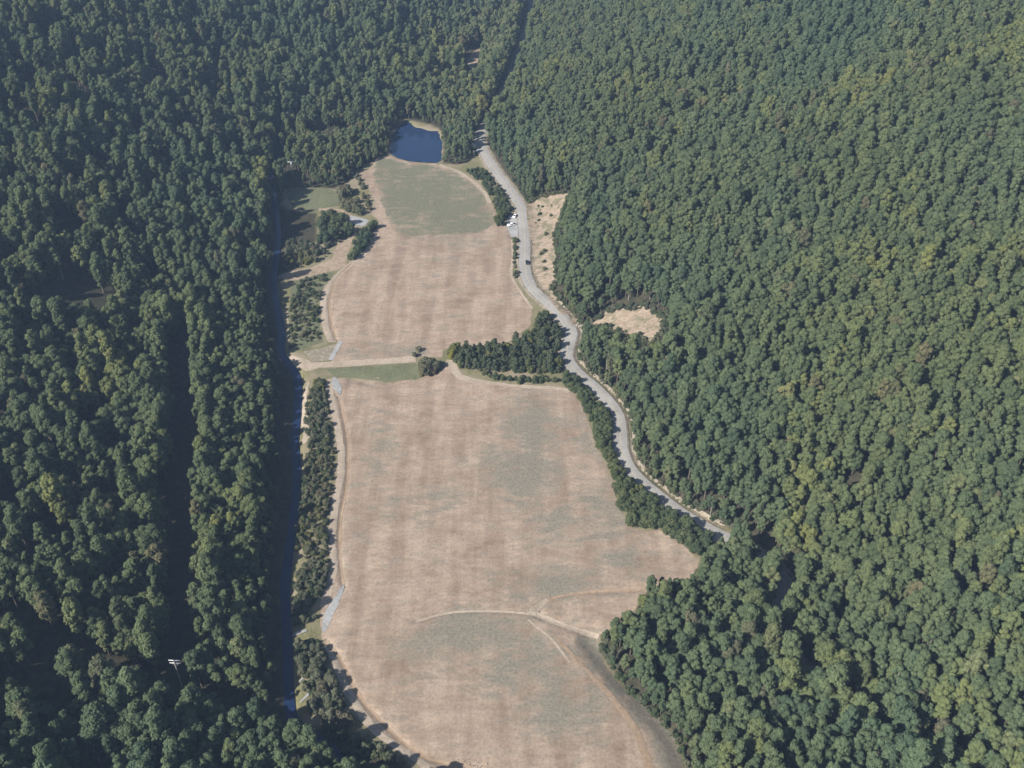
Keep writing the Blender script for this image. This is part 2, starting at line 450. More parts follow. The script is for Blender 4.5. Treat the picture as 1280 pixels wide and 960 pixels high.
FRONT_B = [ground_hit(*p) for p in [(728, 406), (748, 396), (770, 387), (812, 387), (832, 402), (834, 442), (808, 456), (776, 446), (728, 428)]]
CLEAR_C = [ground_hit(*p) for p in [(586, 86), (583, 76), (592, 65), (602, 60), (601, 72), (594, 84)]]
FRONT_C = [ground_hit(*p) for p in [(582, 80), (594, 62), (603, 60), (603, 76), (596, 108), (580, 112)]]

# lower the sheet a little beneath the field sheets so that the sheets never touch it
FIELD_LOW = GP([(409, 473), (440, 474), (480, 478), (520, 474), (545, 464), (551, 455), (562, 452), (570, 466), (598, 476), (650, 482), (698, 485), (712, 489), (723, 500), (734, 523), (742, 549), (753, 576), (768, 606), (770, 632), (792, 660),
                (806, 664), (824, 663), (848, 677), (874, 699), (871, 729), (857, 736), (804, 743), (794, 763), (774, 780), (751, 790), (749, 808), (757, 830), (787, 863), (825, 893), (844, 918), (856, 955), (864, 1030),
                (560, 1030), (528, 966), (512, 946), (493, 936), (469, 919), (449, 897), (437, 873), (423, 847), (413, 816), (404, 799), (399, 779), (406, 746), (414, 700), (411, 676), (414, 660), (416, 631), (422, 594), (423, 562), (418, 530), (413, 504)])
FIELD_UP = GP([(470, 198), (488, 196), (512, 203), (546, 205), (573, 215), (592, 227), (608, 242), (618, 261), (622, 279), (634, 283), (639, 296), (641, 320), (640, 342), (645, 355), (653, 368), (666, 386), (662, 408), (640, 425), (622, 432), (566, 432), (554, 438), (552, 447),
               (520, 447), (495, 449), (460, 451), (414, 453), (420, 438), (426, 428), (410, 427), (404, 407), (403, 390), (402, 372), (414, 350), (433, 332), (450, 319), (459, 307), (467, 290), (474, 277), (464, 266), (470, 250), (461, 236), (450, 217), (464, 209)])
low = np.zeros(ZZ.shape)
xf, yf = XX.ravel(), YY.ravel()
near = (np.abs(xf) < 170) & (yf > 150) & (yf < 740)
opn = np.zeros(ZZ.shape)
sd = poly_sd(xf[near], yf[near], OPEN)
opn[near] = np.clip(sd / 3 + 0.6 + 0.5 * fbm(xf[near] / 4, yf[near] / 4), 0, 1)
ce, cs = line_dist(xf[near], yf[near], CREEK)
opn[near] *= np.where(cs > 0, np.clip(0.6 - ce / 4, 0, 1), 1)        # far bank: woodland litter, its dark tone also deepening the tree shade
opn[near] *= 1 - np.clip(poly_sd(xf[near], yf[near], GP([(338, 345), (346, 255), (362, 262), (398, 266), (398, 300), (360, 342)])) / 2, 0, 1)  # dark litter tone painted where the tall trees throw their shadow
opn[near] *= 1 - np.clip(poly_sd(xf[near], yf[near], GP([(372, 902), (430, 908), (470, 926), (505, 944), (530, 970), (560, 1010), (380, 1010)])) / 2, 0, 1)  # lower field corner: tree shadow deepened by a darker ground colour
for P in (FIELD_LOW, FIELD_UP):
    sd = poly_sd(xf[near], yf[near], P)
    low[near] = np.maximum(low[near], np.clip((sd - 2.0) / 3.0, 0, 1) * 0.6)
nx, ny = len(gx), len(gy)
ii = np.arange(nx * ny).reshape(ny, nx)
quads = np.stack([ii[:-1, :-1].ravel(), ii[:-1, 1:].ravel(), ii[1:, 1:].ravel(), ii[1:, :-1].ravel()], 1)
ground = mesh_obj('ground', np.stack([xf, yf, ZZ - low], 1), quads, [M['ground']], smooth=True)
at = ground.data.attributes.new('open', 'FLOAT', 'POINT'); at.data.foreach_set('value', opn.astype(np.float32))
tag(ground, 'valley floor and wooded hillsides of leaf litter and rough grass', 'ground', kind='structure')

# ------------------------------------------------------------------ sheets laid on the ground
def rough_edge(poly, step=2.0, amp=0.5):
    p = np.array(list(poly) + [poly[0]], float); out = []
    for a, b in zip(p[:-1], p[1:]):
        n = max(1, int(np.linalg.norm(b - a) / step))
        for k in range(n): out.append(a + (b - a) * k / n)
    o = np.array(out)
    o[:, 0] += amp * fbm(o[:, 0] / 2.7, o[:, 1] / 2.7, 2); o[:, 1] += amp * fbm(o[:, 0] / 2.7 + 50, o[:, 1] / 2.7, 2) * 1.3
    return o

def sheet(name, poly, mat, lift, spacing=2.5, amp=0.5, veg=None, label=None, cat=None, parent=None):
    b = rough_edge(poly, 2.0, amp)
    x0, y0 = b.min(0); x1, y1 = b.max(0)
    g = np.array([(x, y) for x in np.arange(x0, x1, spacing) for y in np.arange(y0, y1, spacing)]).reshape(-1, 2)
    if len(g):
        g = g + rng.uniform(-0.2, 0.2, g.shape) * spacing
        g = g[poly_sd(g[:, 0], g[:, 1], [tuple(q) for q in b]) > spacing * 0.45]
    if spacing < 2.45 and len(g) > 3000:                       # follow the narrow drains closely
        bl_ = [tuple(q) for q in b]
        for ln, dep, hw in DITCHES:
            if hw > 2 or not in_poly(ln[:, 0], ln[:, 1], bl_).any(): continue
            g = g[line_dist(g[:, 0], g[:, 1], ln)[0] > 2.4 * hw]
            ex = np.vstack([offset_line(ln[::1], o_ * hw) for o_ in (-2.0, -1.2, -0.6, 0, 0.6, 1.2, 2.0)])
            g = np.vstack([g, ex[poly_sd(ex[:, 0], ex[:, 1], bl_) > 0.6]])
    pts = [Vector(q) for q in np.vstack([b, g])]
    n = len(b)
    v, e, f, *_ = mgeo.delaunay_2d_cdt(pts, [], [list(range(n))], 1, 1e-4)
    P = np.array([(q.x, q.y) for q in v])
    z = height(P[:, 0], P[:, 1]) + lift
    o = mesh_obj(name, np.column_stack([P, z]), np.array([list(t) for t in f]), [mat], parent=parent, smooth=True)
    if veg is not None:
        a = o.data.attributes.new('veg', 'FLOAT', 'POINT'); a.data.foreach_set('value', veg(P[:, 0], P[:, 1]).astype(np.float32))
    if not parent: tag(o, label, cat, kind='structure')
    return o

def ribbon(name, line, half, mat, lift, parent=None, label=None, cat=None, wob=0.0, crown=0.0, kind='structure', cols=4, skirt=0.0):
    L = np.array(line); t = np.gradient(L, axis=0); t /= np.linalg.norm(t, axis=1)[:, None] + 1e-9
    nrm = np.stack([t[:, 1], -t[:, 0]], 1)
    hw = np.full(len(L), half) if np.isscalar(half) else np.interp(np.linspace(0, 1, len(L)), np.linspace(0, 1, len(half)), half)
    us = np.linspace(-1, 1, cols + 1)
    V = []
    for k, u in enumerate(us):
        w_ = hw + (wob * fbm(L[:, 0] / 3 + 11 * (u > 0), L[:, 1] / 3) if abs(u) == 1 else 0)
        p = L + nrm * (w_ * u)[:, None]
        V.append(np.column_stack([p, height(p[:, 0], p[:, 1]) + lift + crown * (1 - u * u) - (skirt if abs(u) == 1 else 0)]))
    V = np.stack(V, 1); n, c = V.shape[:2]
    i_ = np.arange(n * c).reshape(n, c)
    q = np.stack([i_[:-1, :-1].ravel(), i_[:-1, 1:].ravel(), i_[1:, 1:].ravel(), i_[1:, :-1].ravel()], 1)[:, ::-1]
    o = mesh_obj(name, V.reshape(-1, 3), q, [mat], parent=parent, smooth=True)
    if not parent: tag(o, label, cat, kind=kind)
    return o

def blobs(lst):
    cs = []
    for px, py, rx, ry, s in lst:
        gx_, gy_ = G(px, py); sc = FPX / project(gx_, gy_, 0)[2]
        cs.append((gx_, gy_, rx / sc, ry / sc * (G(px, py - 10)[1] - G(px, py + 10)[1]) / 20 * sc, s))
    def f(x, y):
        v = np.zeros(x.shape)
        for a, b_, rx, ry, s in cs:
            v = np.maximum(v, s * np.exp(-(((x - a) / rx) ** 2 + ((y - b_) / ry) ** 2)))
        return v
    return f
veg_low = blobs([(665, 530, 35, 45, .75), (655, 590, 50, 40, .8), (730, 545, 30, 45, .45), (760, 640, 60, 40, .5), (700, 650, 45, 40, .5), (600, 790, 75, 30, .8), (690, 730, 60, 22, .8), (780, 700, 40, 20, .6), (650, 830, 80, 45, .6), (700, 880, 60, 50, .65), (745, 822, 14, 18, 1.1), (770, 850, 14, 20, 1.2), (800, 880, 16, 24, 1.3), (830, 915, 14, 28, 1.3), (845, 960, 14, 30, 1.3), (530, 810, 50, 30, .5),  # strongest spots, along the swale: grass that also paints its bank's shade
                 (560, 620, 60, 20, .35), (480, 560, 30, 60, .25), (480, 640, 40, 30, .3), (740, 800, 22, 14, .9)])
veg_up = blobs([(500, 440, 40, 10, .5), (560, 330, 40, 20, .15), (440, 440, 20, 8, .4), (575, 300, 60, 14, .3)])
fl = sheet('lower_field', FIELD_LOW, M['field'], 0.06, 2.2, 1.0, veg_low, 'large tan harvested field in the foreground with grey-green streaks', 'field')
fu = sheet('upper_field', FIELD_UP, M['field'], 0.06, 2.4, 1.0, veg_up, 'tan straw-covered field between the hedge and the green field', 'field')
GREEN = GP([(470, 199), (488, 198), (512, 205), (546, 207), (573, 217), (591, 229), (606, 243), (616, 262), (618, 280), (600, 291), (540, 296), (500, 295), (489, 281), (479, 262), (474, 240), (466, 218)])
sheet('green_field', GREEN, M['greenfield'], 0.12, 3.0, 2.5, lambda x, y: np.clip(0.66 + 0.40 * fbm(x / 14, y / 14) - 0.40 * np.exp(-np.maximum(poly_sd(x, y, GREEN), 0) / 2.0) - 0.12 * np.clip((G(640, 270)[1] - y) / 50, 0, 1), 0, 1.0), 'thin green field below the pond', 'field')
sheet('meadow', GP([(357, 243), (362, 234), (409, 235), (422, 241), (425, 257), (405, 260), (393, 266), (366, 260)]), M['meadow'], 0.08, 3.0, 0.6, None, 'small green meadow enclosed by trees left of the green field', 'meadow')
sheet('grass_strip', GP([(408, 461), (440, 459), (480, 457), (518, 455), (530, 458), (538, 466), (520, 473), (482, 477), (444, 472), (420, 472)]), M['meadow'], 0.10, 2.5, 0.4, None, 'narrow dull green grass strip below the pale farm lane', 'grass')
sheet('brush_meadow', GP([(366, 352), (398, 344), (418, 340), (404, 360), (398, 378), (400, 405), (404, 428), (380, 436), (362, 438), (360, 395)]), M['meadow'], 0.05, 3.0, 0.8, None, 'olive rough pasture between creek and upper field', 'meadow')
sheet('dirt_track', GP([(436, 288), (422, 304), (414, 324), (388, 335), (357, 342), (341, 348), (372, 351), (398, 343), (424, 337), (433, 332), (436, 315), (442, 298), (446, 290)]), M['tan'], 0.09, 2.0, 0.5, None, 'tan dirt track curving down from the field edge to the creek', 'track')
sheet('gravel_landing', GP([(434, 268), (446, 271), (462, 275), (456, 282), (444, 282), (437, 276)]), M['gravel'], 0.13, 2.0, 0.3, None, 'grey gravel patch where the track meets the green field', 'gravel')
ribbon('dirt_path', smooth_line(GP([(398, 262), (412, 262), (428, 264), (438, 270)]), 2), 1.6, M['tan'], 0.16, None, 'thin tan path along the bottom of the small meadow', 'path', 0.5)
ribbon('farm_lane', LANE, 2.6, M['cream'], 0.14, None, 'pale farm lane crossing the valley between the two tan fields', 'lane', 0.6)
sheet('lane_end', GP([(355, 440), (372, 447), (388, 452), (398, 462), (384, 464), (368, 455), (356, 449)]), M['cream'], 0.11, 2.0, 0.8, None, 'pale bare patch where the lane reaches the creek', 'soil')
sheet('gravel_ford', GP([(380, 440), (400, 436), (422, 430), (414, 450), (390, 453)]), M['shoulder'], 0.09, 2.0, 0.4, None, 'grey-tan gravel patch above the lane at the field corner', 'gravel')
ribbon('gravel_strip', smooth_line(GP([(426, 427), (420, 438), (413, 450)]), 2), 1.2, M['gravel'], 0.17, None, 'short grey gravel strip at the corner of the upper field', 'gravel', 0.6)
ribbon('gravel_apron', smooth_line(GP([(417, 472), (421, 482), (425, 494)]), 2), [0.5, 2.2, 2.0, 1.5, 0.3], M['gravel'], 0.17, None, 'grey gravel apron at the top of the field drain', 'gravel', 0.7)
ribbon('gravel_chute', smooth_line(GP([(430, 729), (421, 749), (410, 771), (404, 790)]), 2), [0.2, 1.1, 1.5, 1.8, 1.7, 0.5], M['gravel'], 0.13, None, 'curved pale grey gravel chute from field drain to creek', 'gravel', 0.6)
ribbon('field_margin', smooth_line(GP([(411, 478), (416, 505), (421, 530), (426, 562), (426, 594), (419, 631), (416, 660), (415, 680), (418, 700), (412, 735), (404, 760)]), 2), 1.7, M['cream'], 0.11, None, 'pale straw margin along the left edge of the big field', 'margin', 0.8)
ribbon('field_margin', smooth_line(GP([(408, 806), (417, 820), (427, 847), (441, 873), (455, 897), (475, 919), (498, 935), (518, 945), (534, 962)]), 2), 1.5, M['cream'], 0.11, None, 'pale straw margin curving round the lower left field corner', 'margin', 0.8)
ribbon('field_margin', smooth_line(GP([(470, 292), (461, 308), (452, 320), (435, 333), (417, 350), (405, 372), (406, 390), (407, 407), (413, 424)]), 2), 1.8, M['cream'], 0.11, None, 'pale straw margin along the left edge of the upper field', 'margin', 0.8)
ribbon('field_margin', smooth_line(GP([(557, 453), (566, 456), (574, 470), (600, 477), (650, 483), (698, 486), (712, 490)]), 2), [2.6, 2.4, 1.5, 1.2, 1.2, 1.6], M['cream'], 0.13, None, 'pale straw margin below the cedar hedge', 'margin', 0.8)
ribbon('field_margin', smooth_line(GP([(640, 300), (641, 322), (639, 342), (644, 355), (652, 367), (665, 386)]), 2), 0.8, M['cream'], 0.13, None, 'thin pale straw line along the roadside edge of the upper field', 'margin', 0.4)
ribbon('field_margin', smooth_line(GP([(549, 206), (573, 215), (591, 227), (606, 242), (612, 254)]), 2), 1.3, M['cream'], 0.15, None, 'pale straw line round the top of the green field', 'margin', 0.6)
ribbon('creek_bank', smooth_line(GP([(386, 478), (378, 505), (380, 520), (384, 545), (378, 555)]), 2), [0.5, 1.7, 2.2, 2.4, 1.2], M['cream'], 0.10, None, 'pale gravel bank between the creek and shrubs', 'bank', 1.0)
for pts, hw, lb in (([(358, 797), (366, 793), (384, 789)], 0.9, 'pale gravel bar reaching into the creek beside the gravel chute'),
                    ([(374, 853), (380, 847), (386, 845)], 0.5, 'small grey gravel bar in the shaded creek'),
                    ([(375, 878), (384, 870), (388, 864)], 0.7, 'grey gravel bar near the foot of the creek')):
    ribbon('gravel_bar', smooth_line(GP(pts), 1), [0.3, hw, 0.3], M['gravel'], 0.25, None, lb, 'gravel', 0.3)
for k, lb in ((0, 'brown drainage ditch line along the left side of the big field'), (1, 'brown ditch line curving round the bottom left of the field'),
              (3, 'thin straw-coloured drain across the middle of the field'), (5, 'ochre drain line running to the right lobe of the field'),
              (7, 'brown ditch line along the left of the upper field')):
    ribbon('drain_line', DITCHES[k][0], 0.7 if k != 3 else 0.5, M['orange'] if k != 3 else M['cream'], 0.17, None, lb, 'ditch', 0.25)
ribbon('drain_line', smooth_line(GP([(690, 790), (712, 815), (745, 850), (775, 885), (795, 915), (812, 960), (822, 1000)]), 2), [0.3, 0.8, 1.2, 1.3, 1.1], M['orange'], 0.15, None, 'ochre drain line down the lower right of the field', 'ditch', 0.6)
ribbon('spur_line', smooth_line(GP([(660, 775), (690, 800), (712, 828)]), 2), 0.45, M['cream'], 0.16, None, 'faint pale wheel line below the rock-lined drain', 'track', 0.3)
sheet('roadside_cut', CLEAR_A, M['cut'], 0.25, 2.0, 1.2, None, 'bare tan cut slope beside the road opposite the white vehicles', 'soil')
sheet('hillside_clearing', CLEAR_B, M['cut'], 0.25, 2.0, 1.6, None, 'bare tan clearing cut into the wooded slope right of the road', 'clearing')
sheet('dirt_patch', CLEAR_C, M['tan'], 0.3, 2.0, 0.4, None, 'tiny tan bare patch in the woods above the pond', 'soil')

# water
def flat(name, poly, z, mat, label, cat):
    b = rough_edge(poly, 2.0, 1.6)
    v, e, f, *_ = mgeo.delaunay_2d_cdt([Vector(q) for q in b], [], [list(range(len(b)))], 1, 1e-4)
    o = mesh_obj(name, [(q.x, q.y, z) for q in v], [list(t) for t in f], [mat])
    return tag(o, label, cat, kind='structure')
cx, cy = np.mean(POND, axis=0)
flat('pond', [(cx + (x - cx) * 0.99, cy + (y - cy) * 0.99) for x, y in POND], -0.55, M['pond'], 'blue pond with dark reflections at the head of the fields', 'pond')
cl = np.array(CREEK); t_ = np.gradient(cl, axis=0); t_ /= np.linalg.norm(t_, axis=1)[:, None]; nn = np.stack([t_[:, 1], -t_[:, 0]], 1)
V = np.concatenate([np.column_stack([cl - nn * 1.9, np.full(len(cl), -0.9)]), np.column_stack([cl + nn * 1.9, np.full(len(cl), -0.9)])])
n = len(cl); i_ = np.arange(n - 1)
tag(mesh_obj('creek', V, np.stack([i_, i_ + 1, i_ + 1 + n, i_ + n], 1), [M['creek']]), 'narrow shaded blue creek between the trees and the fields', 'creek', kind='structure')

# road
road = ribbon('road', ROAD, 3.4, M['asphalt'], 0.18, None, 'winding two-lane grey asphalt road along the foot of the hill', 'road', 0.06, 0.06, cols=6, skirt=0.12)
ribbon('road_shoulder', offset_line(ROAD, -4.4), 1.3, M['shoulder'], 0.10, None, 'pale gravelly shoulder on the hill side of the road', 'shoulder', 0.5)
ribbon('road_shoulder', offset_line(ROAD, 4.2), 1.0, M['shoulder'], 0.10, None, 'narrow grey-tan shoulder on the field side of the road', 'shoulder', 0.4)
ribbon('centre_line', ROAD, 0.16, M['paint_yellow'], 0.262, road, cols=1)
for s in (-3.05, 3.05): ribbon('edge_line', offset_line(ROAD, s), 0.09, M['paint_white'], 0.215, road, cols=1)
sheet('pull_off', GP([(634, 271), (645, 268), (648, 290), (648, 296), (639, 297), (633, 284)]), M['gravel'], 0.22, 2.0, 0.3, None, 'pale gravel pull-off under the white vehicles', 'gravel')
sheet('pull_off', GP([(588, 181), (601, 174), (606, 186), (600, 192), (592, 190)]), M['gravel'], 0.2, 2.0, 0.3, None, 'pale gravel turnout where the road leaves the woods', 'gravel')
ribbon('ditch_bank', offset_line(ROAD_DITCH, -1.4), 0.8, M['shoulder'], 0.15, None, 'thin tan bank above the roadside ditch', 'bank', 0.8)

ribbon('rock_drain', smooth_line(GP([(656, 767), (668, 767), (690, 776), (715, 785), (749, 792)]), 2), [0.6, 1.3, 1.2, 1.0, 1.0], M['cream'], 0.16, None, 'pale rock-lined drain running from the fork to the woods', 'drain', 0.5)
ribbon('rock_drain', smooth_line(GP([(664, 765), (673, 759), (684, 749)]), 2), [1.4, 1.5, 0.7], M['cream'], 0.18, None, 'short pale rock-lined arm of the field drain', 'drain', 0.5)
# loose stones: counted by nobody
def stones(name, line, half, n, smin, smax, label, parent=None, mat='rock'):
    L = np.array(line); V = []; F = []
    ico = bmesh.new(); bmesh.ops.create_icosphere(ico, subdivisions=1, radius=1.0)
    bv = np.array([v.co[:] for v in ico.verts]); bf = np.array([[v.index for v in f.verts] for f in ico.faces]); ico.free()
    PP = L[rng.integers(0, len(L), n)] + rng.normal(0, half * 0.5, (n, 2)); ZP = height(PP[:, 0], PP[:, 1]) + 0.1
    for k in range(n):
        p = PP[k]; s = smin + (smax - smin) * rng.random() ** 2
        v = bv * (s * rng.uniform(0.6, 1.2, 3)) * rng.uniform(0.8, 1.15, (len(bv), 1))
        z = ZP[k]
        F.append(bf + len(bv) * k); V.append(v + [p[0], p[1], z + s * 0.25])
    o = mesh_obj(name, np.vstack(V), np.vstack(F), [M[mat]])
    return tag(o, label, 'stones', kind='stuff')
stones('riprap', smooth_line(GP([(658, 766), (668, 762), (676, 755), (684, 748)]), 1), 1.5, 420, 0.08, 0.28, 'pale broken rock lining the fork of the field drain')
stones('riprap', smooth_line(GP([(664, 764), (674, 771), (690, 776), (715, 785), (747, 792)]), 1), 0.9, 600, 0.08, 0.27, 'pale broken rock lining the drain towards the woods')
stones('riprap', smooth_line(GP([(575, 955), (600, 958), (640, 968)]), 1), 1.2, 120, 0.12, 0.3, 'pale broken rock at the bottom edge of the field')
stones('rubble', [tuple(p) for p in offset_line(ROAD_DITCH, -1.8)], 1.6, 220, 0.12, 0.45, 'pale rubble along the foot of the road cut')
stones('rubble', [CLEAR_A[k] for k in (1, 2, 3, 4, 5, 7, 8)] + [tuple(np.mean([CLEAR_A[k], CLEAR_A[k + 6]], axis=0)) for k in range(1, 8)], 3.0, 120, 0.2, 0.6, 'pale rocks scattered on the tan cut slope')
stones('rubble', [CLEAR_B[k] for k in (0, 1, 2, 9, 10, 11, 12, 13)], 2.0, 60, 0.2, 0.6, 'pale rocks at the edge of the hillside clearing')

# ------------------------------------------------------------------ trees
def leaves(P, N, size, jit, g):
    """quads at P facing roughly N"""
    n = len(P)
    N = N + g.normal(0, jit, (n, 3)); N /= np.linalg.norm(N, axis=1)[:, None] + 1e-9
    a = np.cross(N, g.normal(0, 1, (n, 3))); a /= np.linalg.norm(a, axis=1)[:, None] + 1e-9
    b = np.cross(N, a)
    s = (size * g.uniform(0.6, 1.25, n))[:, None]; a = a * s; b = b * s * g.uniform(0.55, 1.0, n)[:, None]
    V = np.stack([P - a - b * 0.4, P + a * 0.3 - b, P + a + b * 0.4, P - a * 0.3 + b], 1).reshape(-1, 3)
    return V, np.arange(4 * n).reshape(n, 4)

def tube(path, radii, seg=6):
    p = np.array(path, float); V = []; F = []
    for k in range(len(p)):
        d = p[min(k + 1, len(p) - 1)] - p[max(k - 1, 0)]; d /= np.linalg.norm(d) + 1e-9
        u = np.cross(d, [0.31, 0.95, 0.1]); u /= np.linalg.norm(u); v = np.cross(d, u)
        for j in range(seg):
            a = 2 * math.pi * j / seg
            V.append(p[k] + (u * math.cos(a) + v * math.sin(a)) * radii[k])
    for k in range(len(p) - 1):
        for j in range(seg):
            F.append([k * seg + j, k * seg + (j + 1) % seg, (k + 1) * seg + (j + 1) % seg, (k + 1) * seg + j])
    return np.array(V), np.array(F)

def crown_parts(kind, seed):
    """returns (crown V,F), (wood V,F) for a plant about as tall as stated, standing on z=0"""
    g = np.random.default_rng(seed)
    if kind == 'broad':   H, Rr, z0, nl, lr, nleaf, ls = g.uniform(15, 20), g.uniform(3.0, 4.3), 0.36, 20, (0.26, 0.46), 3200, 0.33
    elif kind == 'tall':  H, Rr, z0, nl, lr, nleaf, ls = g.uniform(19, 24), g.uniform(2.4, 3.2), 0.34, 18, (0.34, 0.58), 2900, 0.34
    elif kind == 'thin':  H, Rr, z0, nl, lr, nleaf, ls = g.uniform(15, 19), g.uniform(2.6, 3.4), 0.38, 12, (0.26, 0.46), 1000, 0.32
    elif kind == 'shrub': H, Rr, z0, nl, lr, nleaf, ls = g.uniform(3.2, 4.6), g.uniform(1.8, 2.5), 0.05, 11, (0.34, 0.55), 1100, 0.24
    elif kind == 'cedar': H, Rr, z0, nl, lr, nleaf, ls = g.uniform(6.0, 8.0), g.uniform(1.8, 2.4), 0.06, 16, (0.34, 0.55), 1600, 0.24
    lob = []
    for k in range(nl):
        f = (k + 0.5) / nl
        t = z0 + (1 - z0) * (f * 0.86 + 0.05)
        q = (t - z0) / (1 - z0)
        if kind == 'cedar': prof = math.sin(math.pi * min(1, 0.30 + 0.66 * q)) ** 0.7
        elif kind == 'tall': prof = math.sin(math.pi * min(1, 0.18 + 0.80 * q)) ** 0.6
        else: prof = math.sin(math.pi * min(1, 0.22 + 0.74 * q)) ** 0.55
        a = k * 2.399 + g.uniform(-0.6, 0.6)
        r_ = Rr * prof * g.uniform(0.30, 0.82) * (0.25 if k == nl - 1 else 1)
        rad = Rr * g.uniform(*lr) * (1.0 if kind != 'cedar' else max(0.6, 1.1 - q * 0.45))
        lob.append((np.array([r_ * math.cos(a), r_ * math.sin(a), H * t]), rad))
    LC = np.array([l[0] for l in lob]); LR = np.array([l[1] for l in lob])
    P = []; N = []
    wts = LR ** 2 / np.sum(LR ** 2)
    for k in range(nl):
        m = int(nleaf * wts[k] * 1.5)
        d = g.normal(0, 1, (m, 3)); d /= np.linalg.norm(d, axis=1)[:, None]
        d[:, 2] = np.where(d[:, 2] < -0.55, -d[:, 2], d[:, 2])
        bum = 1 + 0.16 * np.sin(d[:, 0] * 7 + k) * np.sin(d[:, 1] * 7 + 2 * k) + 0.10 * np.sin(d[:, 2] * 11 + k * 3)
        p = LC[k] + d * (LR[k] * bum * g.uniform(0.74, 1.06, m))[:, None] * np.array([1, 1, 0.86 if kind != 'tall' else 1.1])
        ok = np.ones(m, bool)
        for j in range(nl):
            if j != k: ok &= np.linalg.norm(p - LC[j], axis=1) > LR[j] * 0.72
        P.append(p[ok]); N.append(d[ok] + np.array([0, 0, 0.25]))
    P = np.vstack(P); N = np.vstack(N)
    cv = leaves(P, N, ls, 0.38, g)
    # trunk and limbs
    lean = g.normal(0, 0.25, 2)
    zt = H * (0.80 if kind in ('broad', 'thin') else 0.88)
    tr = 0.016 * H + 0.03
    path = [(0, 0, -0.4), (lean[0] * .2, lean[1] * .2, zt * .3), (lean[0] * .6, lean[1] * .6, zt * .65), (lean[0], lean[1], zt)]
    Vs, Fs = [], []
    v, f = tube(path, [tr * 1.25, tr, tr * 0.62, tr * 0.15], 7); Vs.append(v); Fs.append(f); off = len(v)
    for k in range(0, nl, 2 if nl > 12 else 1):
        c = LC[k]; zb = min(max(c[2] * 0.55, H * 0.16), zt * 0.86); q = zb / zt
        b0 = np.array([lean[0] * q, lean[1] * q, zb])
        v, f = tube([b0, (b0 + c) / 2 + [0, 0, -0.25], c], [tr * 0.38, tr * 0.26, tr * 0.06], 5)
        Vs.append(v); Fs.append(f + off); off += len(v)
    return cv, (np.vstack(Vs), np.vstack(Fs)), H, Rr

class Proto:
    def __init__(self, kind, seed, leafmat, barkmat='bark'):
        (cv, cf), (wv, wf), self.H, self.R = crown_parts(kind, seed)
        self.kind = kind
        self.crown = mesh_obj('crown', cv, cf, [M[leafmat]], link=False).data
        self.trunk = mesh_obj('trunk', wv, wf, [M[barkmat]], link=False, smooth=True).data
        self._j = (cv, cf, wv, wf, leafmat, barkmat)
    def joined(self):
        cv, cf, wv, wf, lm, bm_ = self._j
        o = mesh_obj('tree_shape', np.vstack([cv, wv]), np.vstack([cf, wf + len(cv)]), [M[lm], M[bm_]], link=False)
        mi = np.zeros(len(cf) + len(wf), np.int32); mi[len(cf):] = 1
        o.data.polygons.foreach_set('material_index', mi)
        return o

def plant(name, proto, x, y, z, s, rz, label, cat, group):
    e = empty(name, (x, y, z), rz, s)
    tag(e, label, cat, group)
    for nm, me in (('trunk', proto.trunk), ('crown', proto.crown)):
        o = bpy.data.objects.new(nm, me); C.objects.link(o); o.parent = e
    return e

TREES = [Proto('broad', 100 + k, 'leaf') for k in range(8)] + [Proto('tall', 200 + k, 'leaf') for k in range(5)] + [Proto('thin', 300 + k, 'leaf', 'palebark') for k in range(2)] + [Proto('broad', 150 + k, 'leaf_light') for k in range(3)]
SHRUBS = [Proto('shrub', 400 + k, 'leaf_creek') for k in range(6)]
RSHRUBS = [Proto('shrub', 430 + k, 'leaf_road') for k in range(5)]
CEDARS = [Proto('cedar', 500 + k, 'leaf_cedar') for k in range(6)]

# --- the woods: a jittered planting, then gaps where the photograph has them
POWER = smooth_line(GP([(230, 436), (233, 540), (232, 650), (233, 760), (231, 830), (226, 880)]), 4)
TRAIL = smooth_line(GP([(-60, 800), (20, 812), (120, 842), (220, 868), (300, 892), (352, 906)]), 4)
SPOT_GAPS = [(ground_hit(*p), r) for p, r in [((366, 222), 7), ((368, 236), 7), ((95, 378), 15), ((130, 392), 13), ((60, 395), 10), ((40, 110), 13), ((55, 60), 11), ((30, 90), 10), ((1065, 615), 5), ((1150, 505), 4), ((400, 172), 12), ((425, 168), 9), ((300, 200), 10), ((745, 385), 4), ((590, 45), 8), ((200, 250), 9), ((90, 300), 9), ((240, 175), 9), ((330, 320), 9), ((20, 640), 9), ((150, 640), 8), ((60, 850), 9)]]
sp = 4.0
px_, py_ = np.meshgrid(np.arange(-640, 700, sp), np.arange(90, 1330, sp))
px_ = (px_ + (np.arange(px_.shape[0]) % 2)[:, None] * sp * 0.5).ravel(); py_ = py_.ravel()
px_ = px_ + rng.uniform(-0.42, 0.42, px_.shape) * sp; py_ = py_ + rng.uniform(-0.42, 0.42, py_.shape) * sp
pz_ = height(px_, py_)
